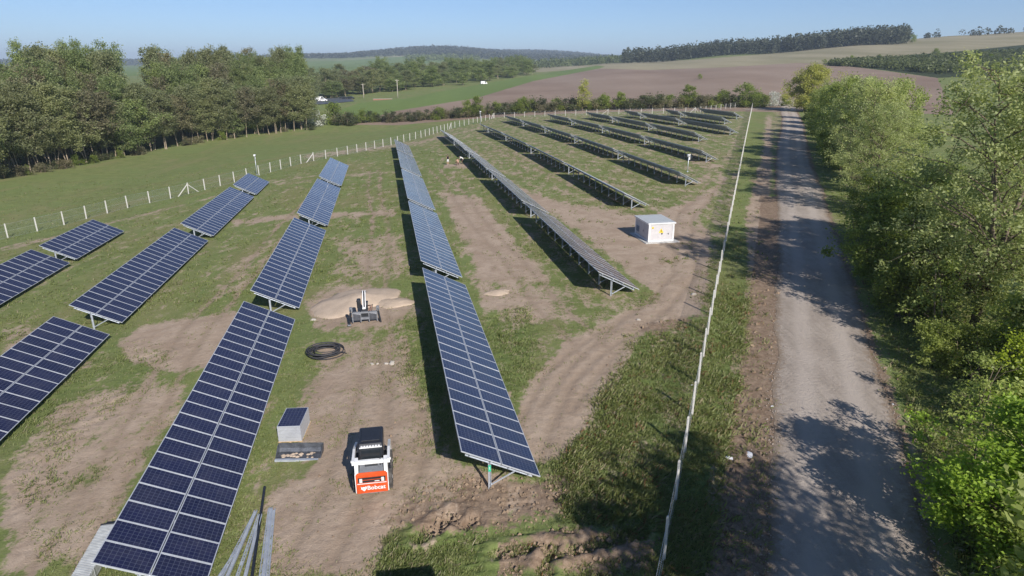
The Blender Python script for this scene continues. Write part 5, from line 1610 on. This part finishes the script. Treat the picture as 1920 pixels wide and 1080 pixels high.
RT = [
 # forward distance, metres from the road edge, build, scale, height scale, label
 (17.3, 2.3, 'maple', .95, .82, 'bright green maple with large leaf clumps overhanging the gravel road'),
 (14.8, 3.4, 'dense', .62, .42, 'low dark green shrub under the overhanging maple'),
 (25.5, 6.2, 'yellow', .95, .9, 'yellow-green bush between the maple and the pale tree'),
 (22.0, 7.5, 'yellow', 1.05, 1.0, 'larger yellow-green bush behind the maple'),
 (31.0, 7.2, 'bush', 1.2, 1.25, 'light green bush at the foot of the pale tall tree'),
 (29.5, 4.6, 'bush', .8, .75, 'low spring-green bush at the road edge below the pale tree'),
 (35.0, 6.4, 'tall', 1.0, 1.02, 'tall airy tree with pale spring leaves and bare trunk by the road'),
 (39.5, 10.5, 'tall', 1.05, 1.0, 'tall pale-leaved tree leaning behind the airy one'),
 (37.5, 2.1, 'dense', .72, .75, 'dense green shrub hugging the road edge beside the tall tree'),
 (44.0, 2.7, 'dense', .95, .95, 'dense dark green tree at the road edge'),
 (53.5, 3.4, 'dense', .95, .9, 'dense green tree with low branches over the road shoulder'),
 (60.0, 7.4, 'round_', .62, .50, 'spring-green round tree behind the low-branched one'),
 (66.0, 3.9, 'tall', .75, .72, 'leafy round tree leaning towards the gravel road'),
 (74.0, 4.9, 'tall', .85, .85, 'tall silvery-green tree in the middle of the roadside row'),
 (80.0, 7.5, 'round_', 1.0, 1.3, 'silvery-green tree standing behind the roadside row'),
 (86.0, 4.3, 'tall', .85, .84, 'full green tree with branches reaching over the road'),
 (98.0, 4.7, 'round_', 1.1, 1.3, 'round green tree farther along the roadside row'),
 (112.0, 4.5, 'dense', 1.2, 1.2, 'dark green tree farther along the roadside row'),
 (128.0, 5.1, 'tall', .8, .75, 'light green tree near the far end of the roadside row'),
 (72.0, 10.5, 'bush', 1.5, 1.4, 'wide bush behind the roadside row'),
 (57.0, 12.5, 'bush', 1.5, 1.4, 'spreading bush on the field side of the roadside row'),
 (46.0, 13.5, 'yellow', 1.3, 1.2, 'yellow-green thicket on the field side of the tall trees'),
 (29.0, 12.5, 'bush', 1.6, 1.5, 'wide light green bush behind the yellow-green ones'),
 (26.5, 9.0, 'airy', .9, .95, 'thin airy tree on the bank behind the bushes'),
 (21.0, 2.6, 'sapling', .95, .95, 'slender sapling at the road edge just beyond the maple'),
 (24.5, 3.0, 'sapling', .8, .75, 'smaller slender sapling beyond the first one'),
 (33.0, 3.6, 'sapling', 1.1, 1.1, 'tall sapling at the road edge before the tall pale tree'),
 (92.0, 3.8, 'dense', 1.1, 1.15, 'dense leafy tree closing the gap in the roadside row'),
 (104.0, 4.2, 'round_', 1.0, 1.2, 'spring-green tree past the dense one in the roadside row'),
 (119.0, 4.6, 'round_', 1.0, 1.15, 'light round tree two thirds along the roadside row'),
 (138.0, 5.0, 'dense', 1.2, 1.25, 'dark leafy tree in the far part of the roadside row'),
 (150.0, 6.0, 'round_', 1.0, 1.0, 'spring-green tree in the far part of the roadside row'),
 (164.0, 5.5, 'dense', 1.15, 1.1, 'leafy green tree shortly before the big olive-green one'),
 (180.0, 5.5, 'round_', 1.0, .9, 'last round tree before the big olive-green one'),
 (47.5, 5.2, 'round_', .8, .8, 'leafy spring-green tree between two dense road-edge trees'),
 (212.0, 2.6, 'olive', 1.3, 1.15, 'big olive-green tree where the gravel road ends'),
 (6.6, 4.0, 'round_', 1.15, 1.15, 'round tree beside the road just outside the picture'),
 (3.2, 3.6, 'airy', 1.3, 1.3, 'tall tree beside the road behind the viewpoint'),
]
for y, off, k, s, sz, lab in RT:
    place_tree('roadside_tree' if k not in ('bush', 'yellow') else 'bush', HERO[k], bank(y, off), lab, 'tree' if k not in ('bush', 'yellow') else 'bush', None, s=s, sz=sz)

# ------------------------------------------------------------------ far forests (one mass each) and the shrub plantation
def forest(name, pts, h, w, leaf, label, quads=26, lsz=2.2, seed=1, trunk=True):
    r_ = np.random.default_rng(seed)
    cents = []
    for (x, y, s) in pts:
        z0 = g1(x, y)
        hh = h * s * r_.uniform(.8, 1.12)
        n = quads
        th = r_.uniform(0, 6.28, n); q = r_.uniform(.0, 1, n)
        rr = w * s * np.sqrt(r_.uniform(.15, 1, n)) * np.sin(np.pi * np.clip(.18 + .75*q, 0, 1))
        cents.append(np.stack([x + rr*np.cos(th), y + rr*np.sin(th), z0 + hh*(.08 + .92*q)], 1))
    cc = np.concatenate(cents)
    me = quads_mesh(name, leaf_quads(cc, lsz, r_, .8, .8), 4, [leaf])
    o = obj(name, me); o['kind'] = 'stuff'; o['label'] = label; o['category'] = 'forest'
    return o
r_f = np.random.default_rng(23)
def scatter(x0, x1, d0, d1, n, s0=.8, s1=1.15):
    """n points between picture columns and distances; d0, d1 may be functions of the column"""
    out = []
    for _ in range(n):
        px = r_f.uniform(x0, x1)
        a = d0(px) if callable(d0) else d0; b_ = d1(px) if callable(d1) else d1
        p = at_dist(px, a + (b_ - a) * r_f.uniform(0, 1))
        out.append((p.x, p.y, r_f.uniform(s0, s1)))
    return out
# dark forest on the hill: its lower edge follows the pale field in the photograph
edgeF = lambda px: np.interp(px, [1168, 1300, 1450, 1560, 1690], [1010, 1000, 985, 975, 960])
forest('hill_forest', scatter(1168, 1692, edgeF, lambda px: edgeF(px) + 130, 1500), 19, 5.0, M['leaf_far'], 'dark forest along the top of the pale hill field', 34, 2.6, 31)
forest('plain_forest', scatter(985, 1180, 1150, 1500, 420), 13, 5.5, M['leaf_farlight'], 'light green strip of trees left of the dark hill forest', 24, 3.0, 32)
forest('hill_forest', scatter(520, 1180, lambda px: np.interp(px, [520, 780, 850, 1180], [2700, 2600, 2300, 2400]), 4700, 5200), 16, 11, M['leaf_far'], 'forest covering the distant round hills', 14, 7.0, 33)
forest('plain_forest', scatter(-420, 540, 3300, 4700, 1500), 18, 14, M['leaf_far'], 'distant dark forest on the horizon behind the wood', 12, 9.0, 34)
forest('plain_forest', scatter(760, 900, 1900, 2300, 160), 14, 8, M['leaf_farlight'], 'small copse on the slope below the distant round hill', 20, 4.5, 37)
topS = lambda px: np.interp(px, [1545, 1640, 1720, 1800, 1920, 2500], [600, 640, 660, 680, 700, 700])
botS = lambda px: np.interp(px, [1545, 1640, 1757, 1920, 2500], [560, 510, 440, 455, 430])
forest('shrub_plantation', scatter(1555, 2300, botS, topS, 2600), 3.4, 2.1, M['leaf_farlight'], 'dense plantation of young shrubs on the slope beyond the ploughed field', 22, 1.5, 35)
sk = scatter(1700, 1920, 1180, 1260, 26, .6, 1.2)
forest('ridge_trees', sk, 10, 5, M['leaf_far'], 'few dark trees on the skyline above the pale field', 40, 2.4, 36)
for px, d_, s, lab in ((1595, 620, .8, 'single round tree above the shrub plantation'), (1645, 640, .7, 'pair tree beside the single round one above the plantation'), (1750, 670, 1.0, 'lone taller tree at the top edge of the plantation'), (1545, 590, .6, 'small tree at the tip of the shrub plantation')):
    p = at_dist(px, d_); place_tree('small_tree', SMALLT[2], (p.x, p.y, p.z), lab, 'tree', None, s=s)
p = at_dist(1314, 420); place_tree('small_tree', SMALLT[2], (p.x, p.y, p.z), 'tiny lone bush in the middle of the ploughed field', 'tree', None, s=.5)
p = at_dist(1702, 980); place_tree('small_tree', SMALLT[2], (p.x, p.y, p.z), 'tree standing alone at the end of the hill forest', 'tree', None, s=1.6)

# ------------------------------------------------------------------ yard and poles beyond the wood
def utility_pole(px, py_, top, label, mat):
    p = at(px, py_)
    cz = p.y * CP - (p.z - CAMZ) * SP
    h = (py_ - top) * cz / FPX / .93
    root = empty('utility_pole', p)
    tag(root, label, 'pole')
    b = MB(); b.tube([(0, 0, -.5), (0, 0, h)], [.20, .13], 8); obj('pole', b.mesh('pole', [mat], True), root)
    b = MB(); b.bar((-.9, 0, h - .5), (.9, 0, h - .5), .12, .12); a = obj('cross_arm', b.mesh('cross_arm', [mat]), root)
    for x in (-.8, 0, .8):
        b = MB(); b.tube([(x, 0, h - .44), (x, 0, h - .2)], .05, 6); obj('insulator', b.mesh('insulator', [M['white_paint']]), a)
utility_pole(587, 206, 170, 'pale concrete utility pole at the end of the wood', M['post_concrete'])
utility_pole(682, 184, 160, 'wooden utility pole in front of the tree belt by the yard', M['pole_wood'])
utility_pole(746, 184, 153, 'tall pale utility pole beside the low red wall', M['pole_wood'])
a, c, d, e = at(590, 197), at(665, 190), at(650, 182), at(585, 186)
b = MB(); b.face([(q.x, q.y, g1(q.x, q.y) + .12) for q in (a, c, d, e)])
yd = obj('asphalt_yard', b.mesh('asphalt_yard', [M['water_dark']])); yd['kind'] = 'structure'
def car(px, py, rz, paint, label, van=False):
    p = at(px, py)
    root = empty('parked_van' if van else 'parked_car', p, rz)
    tag(root, label, 'van' if van else 'car')
    h = 2.1 if van else 1.45
    pr = [(-2.1, .3), (2.1, .3), (2.15, .75), (1.35, .95), (.75, h), (-1.5, h), (-2.1, .98)]
    if van: pr = [(-2.4, .3), (2.4, .3), (2.45, .9), (2.0, 1.15), (1.4, h), (-2.35, h), (-2.4, 1.0)]
    b = MB(); b.loft([[(x, -.85, z) for x, z in pr], [(x, .85, z) for x, z in pr]]); obj('body', b.mesh('body', [paint]), root)
    for s_ in (-1, 1):
        g_ = MB(); x0, x1 = (-1.3, .7) if not van else (.6, 1.5)
        g_.box(x0, x1, s_*.856 - .004, s_*.856 + .004, .98, h - .12); obj('window', g_.mesh('window', [M['glass_dark']]), root)
        for x in (-1.35, 1.35):
            w = MB(); w.tube([(x, s_*.72, .32), (x, s_*.90, .32)], .32, 12); obj('wheel', w.mesh('wheel', [M['rubber']]), root)
car(600, 189, .3, M['white_paint'], 'white van parked in the yard beyond the wood', True)
car(606, 190, .1, M['white_paint'], 'white car parked beside the van in the yard')
car(645, 186, 0.1, M['car_dark'], 'dark car parked in the yard under the trees')
car(657, 186, 0.0, M['car_dark'], 'second dark car parked beside the other in the yard')
car(907, 158, .4, M['white_paint'], 'white van on the field edge in front of the tree belt', True)
shadow_van = empty('parked_van', (-1.72, 11.65, g1(-1.72, 11.65)), PSI - math.pi / 2)  # made-up van outside the view, added only for its shadow on the ground
tag(shadow_van, 'white van added out of view to cast the shadow by the dug soil', 'van')
pr = [(-2.35, .3), (2.4, .3), (2.45, .9), (2.0, 1.15), (1.4, 2.1), (-2.35, 2.1), (-2.4, 1.0)]
b = MB(); b.loft([[(x, -.85, z) for x, z in pr], [(x, .85, z) for x, z in pr]]); obj('body', b.mesh('body', [M['white_paint']]), shadow_van)
for s_ in (-1, 1):
    for x in (-1.35, 1.35):
        w = MB(); w.tube([(x, s_*.72, .32), (x, s_*.90, .32)], .32, 12); obj('wheel', w.mesh('wheel', [M['rubber']]), shadow_van)
    g_ = MB(); g_.box(.6, 1.5, s_*.856 - .004, s_*.856 + .004, 1.1, 1.95); obj('window', g_.mesh('window', [M['glass_dark']]), shadow_van)
def low_wall():
    a, c = at(700, 188), at(735, 186)
    d = c - a
    root = empty('low_wall', a, math.atan2(d.y, d.x)); tag(root, 'low red-brown wall at the edge of the green strip', 'wall')
    L = d.length
    b = MB(); b.box(0, L, -.15, .15, -.3, .6); obj('wall', b.mesh('wall', [M['brick_red']]), root)
    b = MB(); b.box(-.1, L + .1, -.2, .2, .6, .7); obj('coping', b.mesh('coping', [M['concrete']]), root)
low_wall()

# ------------------------------------------------------------------ the hazy air: one even, thin box round everything
b = MB(); zlo = float(GD['Z'].min()) - 2.0; zhi = float(GD['Z'].max()) + 40.0
b.box(-13000, 13000, -13000, 13000, zlo, zhi)
hm = bpy.data.materials.new('thin_haze'); hm.use_nodes = True
hn = hm.node_tree.nodes; hn.remove(hn['Principled BSDF'])
pv = hn.new('ShaderNodeVolumePrincipled')
pv.inputs['Color'].default_value = (.68, .82, 1.0, 1)
pv.inputs['Density'].default_value = .00017
pv.inputs['Anisotropy'].default_value = 0.0
hm.node_tree.links.new(pv.outputs[0], hn['Material Output'].inputs['Volume'])
hz = obj('haze', b.mesh('haze', [hm])); hz['kind'] = 'stuff'
hz['label'] = 'thin bluish haze fading the distant hills'; hz['category'] = 'haze'
# ------------------------------------------------------------------ grass, weeds and clods (uncountable)
def blades(px, py, pz, h, r_, nb=5, w=.022, spread=.10):
    n = len(px)
    base = np.stack([px, py, pz], 1)
    base = np.repeat(base, nb, 0); hh = np.repeat(h, nb)
    m = n * nb
    off = r_.normal(0, spread, (m, 2)) * (hh[:, None] / .2) ** .5
    base[:, :2] += off
    th = r_.uniform(0, 2*np.pi, m)
    lean = r_.uniform(.4, 1.5, m) * hh
    hz = hh * r_.uniform(.6, 1.2, m)
    tip = base + np.stack([np.cos(th)*lean, np.sin(th)*lean, hz], 1)
    mid = base + np.stack([np.cos(th)*lean*.4, np.sin(th)*lean*.4, hz*.62], 1)
    ww = w * (hh / .15) ** .5
    sd = np.stack([-np.sin(th)*ww, np.cos(th)*ww, np.zeros(m)], 1)
    return np.stack([base - sd, base + sd*.6, mid + sd, tip], 1).reshape(-1, 3)
def scatter_grass(name, n, dmin, dmax, hmin, hmax, mats, probs, seed, label, nb=5, w=.022, accept=None):
    r_ = np.random.default_rng(seed)
    # even over the ground seen: distance spread so that near ground is denser
    th = np.radians(r_.uniform(-42, 42, n)); d = dmin * (dmax / dmin) ** r_.uniform(0, 1, n)
    x, y = d*np.sin(th), d*np.cos(th)
    la = layer_at(x, y)
    keep = 1 - np.clip(la['dirt'] * 1.15, 0, .97) - la['soil'] * .75
    patch = .5 + .5*np.sin(x*.9 + 1.3*np.sin(y*.7)) * np.cos(y*.8 + 1.1*np.sin(x*.6))
    keep = np.maximum(keep, la['lush'] * .95)
    pr = np.clip(keep + .5*(patch - .5), .02 + .10*(patch > .72), 1) * (la['road'] > ROAD_W - .15 - .3*r_.random(n))
    pr = np.where(la['shoulder'], pr * .10, pr)
    m = r_.random(n) < pr
    if accept is not None: m &= accept(x, y, la, r_)
    x, y = x[m], y[m]
    z = G(x, y) - .02
    h = r_.uniform(hmin, hmax, len(x)) * (1 + .7*la['lush'][m]) * (.7 + .6*patch[m])
    q = blades(x, y, z, h, r_, nb, w)
    mi = np.repeat(r_.choice(len(mats), len(x), p=probs), nb)
    me = quads_mesh(name, q, 4, mats, mi)
    o = obj(name, me); o['kind'] = 'stuff'; o['label'] = label; o['category'] = 'grass'
    return len(x)
scatter_grass('grass', 120000, 16, 58, .04, .11, [M['grass_blade'], M['grass_dry']], [.86, .14], 3, 'short tufted grass growing between the solar rows', 4, .014)
scatter_grass('grass', 30000, 50, 150, .08, .18, [M['grass_blade'], M['grass_dry']], [.82, .18], 4, 'grass cover farther back between the rows and by the fence', 4, .035)
scatter_grass('verge_weeds', 75000, 16, 60, .05, .15, [M['grass_blade'], M['weed_red'], M['grass_dry']], [.84, .05, .11], 5, 'rough weeds and grass on the verges of the gravel road', 4, .014,
              lambda x, y, la, r_: (x > fence_x(y) - 5) & ((x < road_x(y) - ROAD_W) | (x > road_x(y) + ROAD_W)))
scatter_grass('bank_grass', 60000, 17, 110, .09, .26, [M['grass_blade'], M['grass_dry'], M['leaf_bush']], [.72, .1, .18], 6, 'tall rough grass on the bank under the roadside trees', 5, .022,
              lambda x, y, la, r_: (x > road_x(y) + ROAD_W + .5) & (x < road_x(y) + 30))
def clods(n, seed):
    r_ = np.random.default_rng(seed)
    th = np.radians(r_.uniform(-38, 38, n)); d = 16 * (52 / 16) ** r_.uniform(0, 1, n)
    x, y = d*np.sin(th), d*np.cos(th); la = layer_at(x, y)
    m = (r_.random(n) < np.clip(la['soil']*1.3 - .25, 0, 1) * .75 + .02*la['dirt']) & (la['road'] > ROAD_W) & ((r_.random(n) < .22) | ~la['shoulder'])
    x, y = x[m], y[m]; z = G(x, y); k = len(x)
    s = .02 + .09 * r_.random(k) ** 2.2 * (.5 + 1.0*la['soil'][m])
    tet = np.array([[1, 0, -.3], [-.5, .87, -.3], [-.5, -.87, -.3], [0, 0, .8], [.5, .6, .4], [-.7, .0, .35]])
    F = [(0, 1, 4), (0, 4, 3), (1, 5, 4), (4, 5, 3), (1, 2, 5), (2, 3, 5), (2, 0, 3)]
    rot = r_.uniform(0, 6.28, k)
    P = tet[None] * s[:, None, None] * r_.uniform(.7, 1.3, (k, 6, 1))
    X = P[..., 0]*np.cos(rot)[:, None] - P[..., 1]*np.sin(rot)[:, None] + x[:, None]
    Y = P[..., 0]*np.sin(rot)[:, None] + P[..., 1]*np.cos(rot)[:, None] + y[:, None]
    Z = P[..., 2] + z[:, None] + .02
    V_ = np.stack([X, Y, Z], -1)
    T = np.concatenate([V_[:, f] for f in F], 1).reshape(-1, 3)
    me = quads_mesh('soil_clods', T, 3, [M['clod']])
    o = obj('soil_clods', me); o['kind'] = 'stuff'; o['label'] = 'crumbled clods of dug soil by the end of the third row'; o['category'] = 'soil'
clods(45000, 8)

def gravel(n, seed):
    r_ = np.random.default_rng(seed)
    d = 15 * (70 / 15) ** r_.uniform(0, 1, n)
    a = np.concatenate([r_.normal(0, .35, n // 3), r_.choice([-1, 1], n - n // 3) * (1 + r_.normal(0, .12, n - n // 3))])
    y = d * .92; x = road_x(y) + a * ROAD_W / .93
    z = G(x, y) + .04
    s = .010 + .04 * r_.random(n) ** 3
    tet = np.array([[1, 0, -.3], [-.5, .87, -.3], [-.5, -.87, -.3], [0, 0, .7]])
    F = [(0, 1, 3), (1, 2, 3), (2, 0, 3)]
    P = tet[None] * s[:, None, None] * r_.uniform(.7, 1.3, (n, 4, 1))
    V_ = P + np.stack([x, y, z], 1)[:, None]
    T = np.concatenate([V_[:, f] for f in F], 1).reshape(-1, 3)
    o = obj('loose_gravel', quads_mesh('loose_gravel', T, 3, [M['gravel']])); o['kind'] = 'stuff'; o['label'] = 'loose stones scattered along the gravel road'; o['category'] = 'gravel'
gravel(6000, 12)
bpy.context.view_layer.update()
